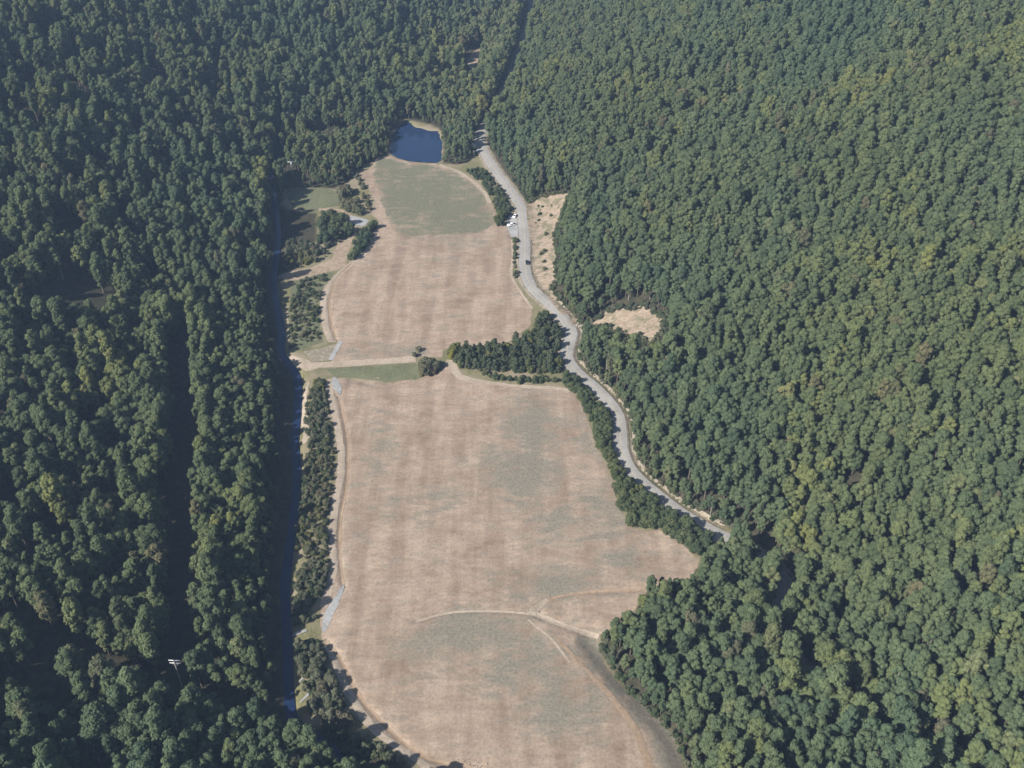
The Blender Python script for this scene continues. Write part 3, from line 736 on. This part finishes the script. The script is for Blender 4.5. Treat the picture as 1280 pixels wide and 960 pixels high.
# keep what the frame (with a margin) can see
fx, fy, dep = project(px_, py_, pz_ + 18)
fx2, fy2, _ = project(px_, py_, pz_)
keep = (fx > -140) & (fx < 1420) & (fy < 1120) & (fy2 > -120) & (dep > 60)
px_, py_, pz_ = px_[keep], py_[keep], pz_[keep]
ok = ~in_poly(px_, py_, OPEN)
rd, rs = line_dist(px_, py_, ROAD)
ok &= rd > np.where(py_ > G(640, 178)[1], 5.2, np.where(py_ < G(640, 705)[1], 3.9, 6.0))
ok &= line_dist(px_, py_, POWER)[0] > 7.0 * rng.uniform(0.85, 1.1, px_.shape)
ok &= line_dist(px_, py_, TRAIL)[0] > 5.0
ok &= line_dist(px_, py_, CREEK)[0] > 3.0
for P, gap in ((CLEAR_A, 1.0), (CLEAR_B, 2.5), (FRONT_B, 0.0), (FRONT_C, 0.0), (CLEAR_C, 4.0)): ok &= poly_sd(px_, py_, P) < -gap
ok &= poly_sd(px_, py_, POND) < -0.6
for (qx, qy), r_ in SPOT_GAPS: ok &= np.hypot(px_ - qx, py_ - qy) > r_ * rng.uniform(0.8, 1.2, px_.shape)
left = px_ < np.interp(py_, TLY, TLX) + 25
left &= px_ < np.interp(py_, RY, RX) - 30
dens = fbm(px_ / 16, py_ / 16, 2)
pwd = line_dist(px_, py_, POWER)[0]
ok &= ~(left & (dens < -0.30) & (pwd > 24)) & (rng.random(px_.shape) > np.where(left, 0.24, 0.05))
px_, py_, pz_, left, rd, rs = px_[ok], py_[ok], pz_[ok], left[ok], rd[ok], rs[ok]
N = len(px_)
kind = np.where(rng.random(N) < np.where(left, 0.42, 0.15), rng.integers(8, 13, N), rng.integers(0, 8, N))
kind = np.where(rng.random(N) < 0.045, rng.integers(13, 15, N), kind)
za, zb, _ = project(px_, py_, pz_ + 10)
light = np.where((za > 540) & (za < 655) & (zb < 200) & (px_ < np.interp(py_, RY, RX)), 0.7, np.where((za > 380) & (za < 490) & (zb > 140) & (zb < 215), 0.55, 0.035))
kind = np.where(rng.random(N) < light, rng.integers(15, 18, N), kind)
scl = rng.uniform(0.72, 1.12, N) * (1 + 0.15 * fbm(px_ / 40, py_ / 40))
scl = np.where(left, scl * 0.98, 0.82 + (scl - 0.92) * 0.55)
pwd, pws = line_dist(px_, py_, POWER)
scl = np.where((pwd < 18) & left, np.clip(scl * 1.15, 0.95, 1.3), scl)
# trees at the wood's edge and beside the clearings are lower
mixr = rng.random(N); scl = scl * np.where(mixr < 0.20, 0.74, np.where(mixr > 0.88, 1.24, 1.0))
ed = np.full(N, 99.0)
for P in (OPEN, CLEAR_A, CLEAR_B): ed = np.minimum(ed, -poly_sd(px_, py_, P))
right_edge = (~left) & (ed < 7)
scl = np.where(right_edge, scl * np.clip(0.45 + ed * 0.07, 0.45, 1), scl)
u0, u1, _ = project(px_, py_, pz_)
pondside = (u0 > 350) & (u0 < 610) & (u1 > 150) & (u1 < 262)
scl = np.where(pondside, scl * 0.72, scl)
scl = np.where((py_ > G(640, 165)[1]) & (rd < 16) & (px_ < np.interp(py_, RY, RX)), scl * 1.25, scl)
scl = np.where((rd < 13) & (py_ < G(640, 672)[1]) & (py_ > G(640, 750)[1]), scl * 1.0, scl)
scl = np.where((rd < 8) & (py_ < G(640, 725)[1]), scl * 1.25, scl)
rot = rng.uniform(0, 2 * math.pi, N)
tops = pz_ + 17 * scl
fx, fy, dep = project(px_, py_, tops - 4 * scl)
size = scl / dep
vis = (fx > 5) & (fx < 1275) & (fy > 5) & (fy < 955)
order = np.argsort(-np.where(vis, size, 0))
single = np.zeros(N, bool); single[order[:300]] = True
print('trees', N, 'left', int(left.sum()))

ZONES = {'left slope': ('on the shaded slope left of the power line cut', 'trees on the near left slope'),
         'strip': ('in the belt between power line cut and creek', 'trees between power line cut and creek'),
         'corner': ('in the bottom left corner below the shaded gap', 'trees in the bottom left corner'),
         'wood': ('in the wood between the big field and road gap', 'trees of the wood right of the big field'),
         'right slope': ('on the sunny slope at lower right', 'trees on the lower right slope')}
WORD = {'broad': 'round-crowned green broadleaf tree', 'tall': 'tall narrow-crowned green broadleaf tree', 'thin': 'sparse pale-barked broadleaf tree'}
tx = np.interp(py_, TLY, TLX); rx_ = np.interp(py_, RY, RX)
trd, trs = line_dist(px_, py_, TRAIL)
for i in np.where(single)[0]:
    if left[i] or px_[i] < -30:
        ny_ = py_[i] < np.interp(px_[i], TRAIL[:, 0], TRAIL[:, 1])
        z = 'corner' if ny_ else ('left slope' if px_[i] < np.interp(py_[i], POWER[::-1, 1], POWER[::-1, 0]) else 'strip')
    else:
        z = 'wood' if px_[i] < rx_[i] else 'right slope'
    p = TREES[kind[i]]
    sz = 'small ' if scl[i] < 0.82 else ('large ' if scl[i] > 1.0 else '')
    if z == 'right slope': wh = 'beside the shaded road gap' if rd[i] < 15 else ('at the right edge of the picture' if fx[i] > 1190 else ('near the bottom of the sunny right slope' if fy[i] > 880 else 'on the sunny slope above the shaded road gap'))
    elif z == 'wood': wh = 'overlooking the field edge, in the right-hand wood' if ed[i] < 9 else ('in the right-hand wood beside the road gap' if rd[i] < 14 else ('near the bottom of the right-hand wood' if fy[i] > 880 else 'inside the wood right of the big field'))
    elif z == 'strip': wh = 'leaning over the creek left of the big field' if ed[i] < 8 else ZONES[z][0]
    elif z == 'corner': wh = 'beside the shaded creek in the bottom left corner' if fx[i] > 300 else (ZONES[z][0] if fx[i] > 150 else 'at the far left of the bottom edge')
    else: wh = 'above the power line cut on the left slope' if fx[i] > 130 else 'at the left edge of the shaded slope'
    plant('broadleaf_tree', p, px_[i], py_[i], pz_[i], scl[i], rot[i], sz + WORD[p.kind] + ' ' + wh, 'tree', ZONES[z][1])

shapes = [p.joined() for p in TREES]
def forest(name, sel, label): return mass(name, np.stack([px_[sel], py_[sel], pz_[sel]], 1), kind[sel], scl[sel], rot[sel], shapes, label, 'forest')
def mass(name, v, pk, sz, tn, shapes, label, cat):
    me = bpy.data.meshes.new(name); me.vertices.add(len(v)); me.vertices.foreach_set('co', v.astype(np.float32).ravel())
    for nm, arr, ty in (('pick', pk.astype(np.int32), 'INT'), ('size', sz.astype(np.float32), 'FLOAT'), ('turn', tn.astype(np.float32), 'FLOAT')):
        a = me.attributes.new(nm, ty, 'POINT'); a.data.foreach_set('value', arr)
    o = bpy.data.objects.new(name, me); C.objects.link(o)
    ng = bpy.data.node_groups.new(name, 'GeometryNodeTree')
    ng.interface.new_socket('Geometry', in_out='INPUT', socket_type='NodeSocketGeometry')
    ng.interface.new_socket('Geometry', in_out='OUTPUT', socket_type='NodeSocketGeometry')
    A = lambda t: ng.nodes.new(t)
    gi, go = A('NodeGroupInput'), A('NodeGroupOutput')
    iop, g2i, comb = A('GeometryNodeInstanceOnPoints'), A('GeometryNodeGeometryToInstance'), A('ShaderNodeCombineXYZ')
    for s in shapes[::-1]:
        oi = A('GeometryNodeObjectInfo'); oi.inputs['Object'].default_value = s; oi.inputs['As Instance'].default_value = False
        ng.links.new(oi.outputs['Geometry'], g2i.inputs[0])
    m2p = A('GeometryNodeMeshToPoints')
    ng.links.new(gi.outputs[0], m2p.inputs[0])
    ng.links.new(m2p.outputs[0], iop.inputs['Points']); ng.links.new(g2i.outputs[0], iop.inputs['Instance'])
    iop.inputs['Pick Instance'].default_value = True
    def named(nm, ty):
        n_ = A('GeometryNodeInputNamedAttribute'); n_.data_type = ty; n_.inputs[0].default_value = nm
        return n_.outputs[0]
    ng.links.new(named('pick', 'INT'), iop.inputs['Instance Index'])
    ng.links.new(named('turn', 'FLOAT'), comb.inputs[2])
    ng.links.new(comb.outputs[0], iop.inputs['Rotation'])
    ng.links.new(named('size', 'FLOAT'), iop.inputs['Scale'])
    ng.links.new(iop.outputs[0], go.inputs[0])
    md = o.modifiers.new('trees', 'NODES'); md.node_group = ng
    return tag(o, label, cat, kind='stuff')
forest('forest', left & ~single, 'dense deciduous forest covering the shaded left hillside')
forest('forest', ~left & ~single, 'dense deciduous forest covering the sunlit right hillside')

# --- shrubs and hedges, one by one
def zat(x, y): return float(height(np.array([x]), np.array([y]))[0])
UNDER = []
def scatter_poly(pxpoly, n, protos, smin, smax, name, label, cat, group, mind=2.0, fill=0.0):
    P = GP(pxpoly); a = np.array(P); lo, hi = a.min(0), a.max(0); got = []
    Q = rng.uniform(lo, hi, (n * 60, 2))
    Q = Q[in_poly(Q[:, 0], Q[:, 1], P)]; Q = Q[line_dist(Q[:, 0], Q[:, 1], ROAD)[0] > 5.2]
    for q in Q:
        if len(got) == n: break
        if all((q[0] - g_[0]) ** 2 + (q[1] - g_[1]) ** 2 > mind * mind for g_ in got): got.append(q)
    Z = height(np.array(got)[:, 0], np.array(got)[:, 1])
    if fill:
        F_ = rng.uniform(lo, hi, (int((hi - lo).prod() * fill), 2)); F_ = F_[in_poly(F_[:, 0], F_[:, 1], P)]
        UNDER.append(F_[line_dist(F_[:, 0], F_[:, 1], ROAD)[0] > 4.6])
    for k, q in enumerate(got):
        sc_ = rng.uniform(smin, smax); f_ = (sc_ - smin) / (smax - smin)
        lb = label
        if n > 6:
            first = label.split()[0]
            if first not in ('small', 'large', 'low', 'tall'): lb = ('small ' if f_ < 0.33 else 'large ' if f_ > 0.67 else '') + label
            A_ = np.array(GP(pxpoly)); U_, V_, _ = project(A_[:, 0], A_[:, 1], 0); qu, qv, _ = project(q[0], q[1], 0)
            if U_.max() - U_.min() > V_.max() - V_.min():
                t_ = (qu - U_.min()) / (U_.max() - U_.min()); lb += (', left end', '', ', right end')[min(2, int(t_ * 3))]
            else:
                t_ = (qv - V_.min()) / (V_.max() - V_.min()); lb += (', far end', '', ', near end')[min(2, int(t_ * 3))]
        plant(name, protos[rng.integers(len(protos))], q[0], q[1], Z[k], sc_, rng.uniform(0, 6.28), lb, cat, group)

scatter_poly([(392, 478), (404, 476), (409, 500), (413, 530), (412, 548), (384, 552), (381, 510)], 24, SHRUBS, 0.3, 0.8, 'creek_shrub', 'grey-green shrub beside the creek near the farm lane', 'shrub', 'creekside shrubs below the lane', 2.0, 0.4)
scatter_poly([(390, 548), (412, 546), (417, 562), (416, 594), (410, 631), (408, 676), (370, 690), (374, 640), (379, 600)], 56, SHRUBS, 0.3, 0.85, 'creek_shrub', 'olive shrub in the dense belt beside the big field', 'shrub', 'creekside shrubs along the big field', 2.0, 0.4)
scatter_poly([(384, 684), (408, 672), (411, 694), (412, 715), (402, 742), (388, 760), (396, 776), (368, 784), (366, 735)], 26, SHRUBS, 0.35, 0.95, 'creek_shrub', 'spiky dark olive shrub beside the gravel chute', 'shrub', 'creekside shrubs beside the gravel chute', 2.1, 0.35)
scatter_poly([(367, 806), (398, 802), (414, 845), (430, 880), (440, 908), (412, 918), (392, 890), (378, 850)], 30, SHRUBS, 0.5, 1.3, 'creek_shrub', 'large olive shrub below the gravel chute at creek bend', 'shrub', 'creekside shrubs below the gravel chute', 2.6, 0.3)
scatter_poly([(392, 908), (434, 912), (466, 930), (500, 950), (470, 950), (430, 938)], 12, SHRUBS, 0.4, 1.0, 'creek_shrub', 'shaded shrub at the bottom left field corner', 'shrub', 'shaded shrubs at the bottom field corner', 3.0, 0.2)
scatter_poly([(362, 356), (398, 346), (414, 344), (402, 362), (398, 385), (400, 424), (380, 434), (364, 436)], 30, SHRUBS, 0.25, 0.6, 'pasture_shrub', 'low shrub scattered on the olive rough pasture', 'shrub', 'shrubs on the rough pasture', 3.0, 0.15)
scatter_poly([(358, 300), (396, 304), (418, 304), (410, 322), (386, 332), (358, 338)], 34, SHRUBS, 0.45, 0.9, 'pasture_shrub', 'low brush clump above the dirt track', 'shrub', 'brush above the dirt track', 2.4, 0.2)
scatter_poly([(400, 276), (420, 272), (436, 282), (438, 294), (424, 304), (400, 304)], 14, RSHRUBS, 1.3, 1.9, 'pasture_shrub', 'tall dark shrub between small meadow and dirt track', 'shrub', 'tall shrubs below the small meadow', 3.0, 0.15)
scatter_poly([(446, 296), (466, 284), (472, 284), (462, 302), (450, 318), (438, 326)], 16, RSHRUBS, 0.8, 1.3, 'pasture_shrub', 'green shrub in the clump at the field corner by the track', 'shrub', 'shrubs between track and upper field', 2.4, 0.15)
scatter_poly([(424, 242), (440, 238), (452, 262), (450, 270), (432, 262), (424, 258)], 12, SHRUBS, 0.9, 1.6, 'pasture_shrub', 'leafy shrub between small meadow and green field', 'shrub', 'shrubs beside the green field', 3.0, 0.1)
scatter_poly([(436, 222), (448, 220), (462, 244), (464, 262), (456, 264), (450, 240)], 9, SHRUBS, 0.5, 0.8, 'pasture_shrub', 'small shrub on the pale left margin of the green field', 'shrub', 'small shrubs on the green field margin', 3.0, 0.06)
scatter_poly([(584, 214), (600, 212), (616, 226), (634, 246), (644, 262), (638, 272), (624, 276), (616, 250), (604, 232)], 40, RSHRUBS, 0.5, 0.95, 'hedge_shrub', 'low green shrub between the green field and road', 'shrub', 'brush between green field and road', 2.4, 0.25)
scatter_poly([(622, 270), (632, 270), (634, 282), (624, 284)], 3, RSHRUBS, 1.2, 1.5, 'shrub', 'dark bush beside the white vehicles', 'shrub', 'dark bushes by the pull-off', 2.4)
scatter_poly([(642, 300), (646, 300), (647, 330), (647, 350), (643, 350), (642, 330)], 16, SHRUBS, 0.25, 0.45, 'hedge_shrub', 'low weedy shrub in the verge beside the upper field', 'shrub', 'weeds in the road verge', 1.6, 0.3)
scatter_poly([(712, 462), (728, 480), (748, 500), (762, 518), (766, 545), (768, 575), (782, 598), (775, 606), (760, 584), (746, 548), (736, 516), (722, 494), (704, 478)], 90, RSHRUBS, 0.65, 1.25, 'hedge_shrub', 'dark green hedge shrub between the big field and curving road', 'shrub', 'roadside hedge shrubs along the bend', 2.2, 0.25)
scatter_poly([(770, 612), (786, 608), (806, 622), (840, 646), (866, 660), (890, 672), (886, 690), (870, 692), (846, 672), (822, 660), (806, 660), (790, 656), (774, 634)], 80, RSHRUBS, 0.9, 1.6, 'hedge_shrub', 'leafy hedge shrub below the road above the field lobe', 'shrub', 'roadside hedge shrubs above the field lobe', 2.6, 0.2)
HEDGE_PX = [(560, 436), (600, 434), (640, 432), (668, 416), (674, 398), (684, 396), (696, 408), (702, 424), (700, 446), (706, 466), (690, 468), (650, 466), (600, 464), (576, 460), (562, 446)]
scatter_poly(HEDGE_PX, 125, CEDARS, 0.45, 1.1, 'cedar_tree', 'dark green cedar in the dense hedge dividing the fields', 'tree', 'cedars of the hedge between the fields', 2.2, 0.3)
scatter_poly(HEDGE_PX, 40, RSHRUBS, 0.7, 1.4, 'hedge_shrub', 'round leafy shrub among the cedars of the dividing hedge', 'shrub', 'shrubs among the hedge cedars', 3.5, 0.0)
scatter_poly([(606, 468), (640, 474), (690, 474), (696, 478), (650, 479), (620, 475)], 14, RSHRUBS, 0.5, 0.9, 'shrub', 'small dark bush on bare soil below the cedar hedge', 'shrub', 'bushes below the cedar hedge', 2.6)
scatter_poly([(526, 462), (540, 456), (548, 456), (544, 468), (530, 472)], 6, SHRUBS, 1.1, 1.6, 'shrub', 'grey-green bush at the end of the farm lane', 'shrub', 'grey-green bushes at the lane end', 3.0)
scatter_poly([(516, 440), (526, 438), (526, 446), (518, 446)], 2, SHRUBS, 0.7, 0.9, 'shrub', 'small olive bush beside the farm lane', 'shrub', 'olive bushes beside the lane', 2.0)
scatter_poly([(664, 262), (690, 256), (700, 262), (688, 285), (684, 320), (682, 345), (670, 345), (668, 300)], 4, RSHRUBS, 0.4, 0.9, 'hedge_shrub', 'dark bush on the tan cut slope beside the road', 'shrub', 'bushes on the cut slope', 2.4, 0.012)

eb = np.array(rough_edge(OPEN, 0.9, 0.8)); eb = np.repeat(eb, 3, axis=0) + rng.normal(0, 2.2, (len(eb) * 3, 2))
eu, ev, _ = project(eb[:, 0], eb[:, 1], 0)
eb = eb[(poly_sd(eb[:, 0], eb[:, 1], OPEN) < 0.4) & (eu > 640) & (line_dist(eb[:, 0], eb[:, 1], ROAD)[0] > 6.2) & (poly_sd(eb[:, 0], eb[:, 1], CLEAR_A) < 0.5)]
UNDER.append(eb)
fb = np.array(FRONT_B); fb = rng.uniform(fb.min(0), fb.max(0), (260, 2)); UNDER.append(fb[in_poly(fb[:, 0], fb[:, 1], FRONT_B) & (poly_sd(fb[:, 0], fb[:, 1], CLEAR_B) < -0.3)])
for P in (CLEAR_A, CLEAR_B):
    eb = np.repeat(rough_edge(P, 1.2, 0.8), 3, axis=0); eb = eb + rng.normal(0, 1.8, eb.shape)
    UNDER.append(eb[(poly_sd(eb[:, 0], eb[:, 1], P) < 0.8) & (line_dist(eb[:, 0], eb[:, 1], ROAD)[0] > 6.5)])
U = np.vstack(UNDER); nU = len(U)
mass('undergrowth', np.column_stack([U, height(U[:, 0], U[:, 1])]), rng.integers(0, 4, nU), rng.uniform(0.18, 0.62, nU), rng.uniform(0, 6.28, nU), [SHRUBS[0].joined(), RSHRUBS[0].joined(), SHRUBS[1].joined(), RSHRUBS[1].joined()], 'low tangled undergrowth between the shrubs along creek, road and hedge', 'undergrowth')
# ------------------------------------------------------------------ utility poles
M['polewood'] = simple('weathered_pole', (0.42, 0.40, 0.37), 0.8, 0.2, 4)
M['porcelain'] = simple('grey_insulator', (0.55, 0.56, 0.58), 0.3, 0.1, 4)
M['galv'] = simple('galvanised_steel', (0.60, 0.61, 0.62), 0.45, 0.1, 3, 0.3)
def box(cx_, cy_, cz_, sx, sy, sz):
    v = np.array([[a, b, c] for a in (-.5, .5) for b in (-.5, .5) for c in (-.5, .5)]) * [sx, sy, sz] + [cx_, cy_, cz_]
    f = np.array([[0, 1, 3, 2], [4, 6, 7, 5], [0, 4, 5, 1], [2, 3, 7, 6], [0, 2, 6, 4], [1, 5, 7, 3]])
    return v, f
def join(*vf):
    V = []; F = []; o = 0
    for v, f in vf: V.append(v); F.append(np.asarray(f) + o); o += len(v)
    return np.vstack(V), np.vstack(F)
def utility_pole(x, y, H, rz, arms, label, transformer=False):
    e = empty('utility_pole', (x, y, zat(x, y)), rz)
    tag(e, label, 'pole', 'utility poles of the power line')
    mesh_obj('pole', *tube([(0, 0, -1), (0, 0, H * .5), (0, 0, H)], [0.24, 0.2, 0.15], 8), [M['polewood']], e, True)
    for k in range(arms):
        z = H - 0.5 - 1.5 * k
        a = mesh_obj('crossarm', *box(0, 0.2, z, 4.2 - 0.3 * k, 0.22, 0.26), [M['galv']], e)
        for u in (-1.9, -0.9, 0.9, 1.9):
            mesh_obj('insulator', *tube([(u, 0.2, z + 0.13), (u, 0.2, z + 0.3), (u, 0.2, z + 0.5)], [0.06, 0.13, 0.05], 6), [M['porcelain']], a)
    mesh_obj('brace', *join(tube([(-1.2, 0.12, H - 0.6 - 1.5 * (arms - 1)), (0, 0.18, H - 2.4 - 1.5 * (arms - 1))], [0.05, 0.05], 5), tube([(1.2, 0.12, H - 0.6 - 1.5 * (arms - 1)), (0, 0.18, H - 2.4 - 1.5 * (arms - 1))], [0.05, 0.05], 5)), [M['galv']], e)
    if transformer:
        mesh_obj('transformer', *tube([(0.5, -0.1, H - 2.2), (0.5, -0.1, H - 2.15), (0.5, -0.1, H - 1.0), (0.5, -0.1, H - 0.9)], [0.1, 0.42, 0.42, 0.12], 10), [M['galv']], e, True)
q = G(228, 858); utility_pole(q[0], q[1], 15.5, R(-4), 2, 'pale utility pole with two crossarms in the dark power line cut')
q = G(366, 222); utility_pole(q[0], q[1], 12, R(8), 1, 'pale utility pole among the trees above the small meadow', True)

# ------------------------------------------------------------------ vehicles
M['white_paint'] = simple('white_car_paint', (0.80, 0.80, 0.80), 0.3, 0.02, 1)
M['dark_paint'] = simple('dark_car_paint', (0.018, 0.019, 0.024), 0.3, 0.1, 1)
M['glass'] = simple('dark_glass', (0.015, 0.018, 0.022), 0.08, 0.05, 1)
M['rubber'] = simple('tyre_rubber', (0.02, 0.02, 0.02), 0.9, 0.1, 3)
M['rim'] = simple('wheel_rim', (0.5, 0.5, 0.52), 0.35, 0.05, 3, 0.6)
M['bedliner'] = simple('black_bed_liner', (0.02, 0.021, 0.023), 0.85, 0.1, 3)
M['lamp_w'] = simple('clear_lamp', (0.7, 0.7, 0.68), 0.2, 0.02, 3)
M['lamp_r'] = simple('red_lamp', (0.35, 0.02, 0.02), 0.25, 0.02, 3)
def prism(prof, y0, y1, inset=0.0):
    """profile in x,z extruded across y; the upper rows lean in"""
    n = len(prof); zmax = max(p[1] for p in prof); zmin = min(p[1] for p in prof)
    V = []
    for y in (y0, y1):
        for x, z in prof: V.append((x, y - math.copysign(inset * (z - zmin) / (zmax - zmin + 1e-9), y), z))
    F = [list(range(n))[::-1], list(range(n, 2 * n))] + [[k, (k + 1) % n, n + (k + 1) % n, n + k] for k in range(n)]
    return V, F
def bev(o, w_=0.05):
    m = o.modifiers.new('bevel', 'BEVEL'); m.width = w_; m.segments = 2; m.limit_method = 'ANGLE'
    return o
def wheels(e, L, wd, r):
    for x in (-L, L):
        for s in (-1, 1):
            y = s * (wd - 0.11)
            t = mesh_obj('wheel', *tube([(x, y - .12, r), (x, y - .11, r), (x, y + .11, r), (x, y + .12, r)], [r * .6, r, r, r * .6], 16), [M['rubber']], e, True)
            mesh_obj('rim', *tube([(x, y + s * .105, r), (x, y + s * .125, r), (x, y + s * .13, r)], [r * .62, r * .58, 0.02], 12), [M['rim']], t, True)
def pickup(x, y, rz, label):
    e = empty('pickup_truck', (x, y, zat(x, y) + 0.26), rz); tag(e, label, 'truck')
    bev(mesh_obj('body', *prism([(-2.75, .45), (-2.75, .98), (-.75, 1.02), (-.7, 1.05), (1.2, 1.08), (2.55, 1.0), (2.75, .85), (2.75, .42), (2.1, .36), (-2.2, .36)], -.98, .98, .03), [M['white_paint']], e))
    bev(mesh_obj('cab', *prism([(-.72, 1.03), (-.62, 1.72), (-.4, 1.78), (.55, 1.78), (.75, 1.72), (1.35, 1.07)], -.9, .9, .16), [M['white_paint']], e), .06)
    mesh_obj('windshield', *prism([(.80, 1.70), (1.36, 1.10), (1.40, 1.12), (.84, 1.72)], -.74, .74), [M['glass']], e)
    mesh_obj('rear_window', *prism([(-.745, 1.15), (-.66, 1.65), (-.645, 1.65), (-.725, 1.15)], -.68, .68), [M['glass']], e)
    for s in (-1, 1):
        V, F = prism([(-.5, 1.12), (-.42, 1.64), (.62, 1.64), (1.05, 1.12)], s * .885, s * .895)
        V = [(a, b - s * .13 * (c - 1.12) / .52 + s * .01, c) for a, b, c in V]
        mesh_obj('side_window', V, F, [M['glass']], e)
        mesh_obj('headlight', *box(2.74, s * .75, .78, .06, .32, .18), [M['lamp_w']], e)
        mesh_obj('tail_light', *box(-2.75, s * .88, .78, .05, .14, .3), [M['lamp_r']], e)
        mesh_obj('mirror', *box(.95, s * 1.06, 1.14, .1, .2, .14), [M['white_paint']], e)
        mesh_obj('bed_rail', *box(-1.75, s * .9, 1.03, 1.95, .12, .1), [M['white_paint']], e)
    mesh_obj('bed', *box(-1.75, 0, 1.005, 1.9, 1.66, .05), [M['bedliner']], e)
    mesh_obj('bumper', *box(2.78, 0, .5, .12, 1.8, .18), [M['rim']], e)
    mesh_obj('bumper', *box(-2.78, 0, .5, .12, 1.8, .16), [M['rim']], e)
    wheels(e, 1.72, .98, .38)
def car(x, y, rz, paint, label):
    e = empty('car', (x, y, zat(x, y) + 0.26), rz); tag(e, label, 'car')
    bev(mesh_obj('body', *prism([(-2.2, .4), (-2.22, .8), (-1.9, .93), (1.0, .95), (2.0, .82), (2.2, .62), (2.2, .35), (1.8, .28), (-1.9, .28)], -.88, .88, .04), [paint], e))
    bev(mesh_obj('roof', *prism([(-1.75, .93), (-1.1, 1.38), (-.2, 1.45), (.35, 1.4), (1.1, .94)], -.8, .8, .15), [paint], e), .06)
    mesh_obj('windshield', *prism([(.40, 1.38), (1.12, .97), (1.14, .99), (.43, 1.40)], -.66, .66), [M['glass']], e)
    mesh_obj('rear_window', *prism([(-1.78, .96), (-1.15, 1.37), (-1.13, 1.40), (-1.80, .98)], -.62, .62), [M['glass']], e)
    for s in (-1, 1):
        V, F = prism([(-1.35, .98), (-.95, 1.33), (.28, 1.34), (.85, .98)], s * .79, s * .80)
        V = [(a, b - s * .12 * (c - .98) / .4 + s * .01, c) for a, b, c in V]
        mesh_obj('side_window', V, F, [M['glass']], e)
        mesh_obj('headlight', *box(2.17, s * .65, .66, .08, .32, .12), [M['lamp_w']], e)
        mesh_obj('tail_light', *box(-2.2, s * .68, .7, .06, .3, .14), [M['lamp_r']], e)
        mesh_obj('mirror', *box(.8, s * .93, .98, .1, .16, .1), [paint], e)
    wheels(e, 1.36, .88, .33)
q = G(639.5, 282.5); pickup(q[0], q[1], R(205), 'white pickup truck with dark bed parked on the roadside pull-off')
q = G(643.5, 271.5); car(q[0], q[1], R(250), M['white_paint'], 'small white car parked just above the white pickup truck')
q = G(658.8, 330.0); car(q[0], q[1], R(-88), M['dark_paint'], 'small dark car driving on the grey road')

# ------------------------------------------------------------------ pale outcrops in the woods
def outcrop(px, py, s, label):
    x, y = ground_hit(px, py); g = np.random.default_rng(int(px))
    parts = []
    for k in range(7):
        bm = bmesh.new(); bmesh.ops.create_icosphere(bm, subdivisions=2, radius=1.0)
        v = np.array([a.co[:] for a in bm.verts]); f = np.array([[a.index for a in b.verts] for b in bm.faces]); bm.free()
        v = v * (1 + 0.25 * np.sin(v[:, [1]] * 5 + k) * np.cos(v[:, [0]] * 4)) * g.uniform(.5, 1.1, 3) * s * g.uniform(.4, 1)
        parts.append((v + [g.normal(0, s), g.normal(0, s), s * .2], f))
    V, F = join(*parts)
    o = mesh_obj('rock_outcrop', V, F, [M['rock']]); o.location = (x, y, zat(x, y))
    tag(o, label, 'rock')
outcrop(733, 290, 1.6, 'pale rock outcrop in the trees above the tan cut slope')
outcrop(739, 331, 2.4, 'pale rock patch in the trees left of the hillside clearing')
outcrop(724, 409, 1.2, 'white rock heap between the road and hillside clearing')

# ------------------------------------------------------------------ haze
hv, hf = box(0, 1650, 199, 5400, 4900, 404)
hz = mesh_obj('haze', hv, hf)
m = bpy.data.materials.new('thin_blue_haze'); m.use_nodes = True
nt = m.node_tree; nt.nodes.remove(nt.nodes['Principled BSDF'])
pv = nt.nodes.new('ShaderNodeVolumePrincipled')
pv.inputs['Color'].default_value = (0.46, 0.66, 1.0, 1); pv.inputs['Density'].default_value = HAZE; pv.inputs['Anisotropy'].default_value = 0.0
nt.links.new(pv.outputs[0], nt.nodes['Material Output'].inputs['Volume'])
hz.data.materials.append(m)
tag(hz, 'thin bluish haze filling the valley air', 'haze', kind='stuff')
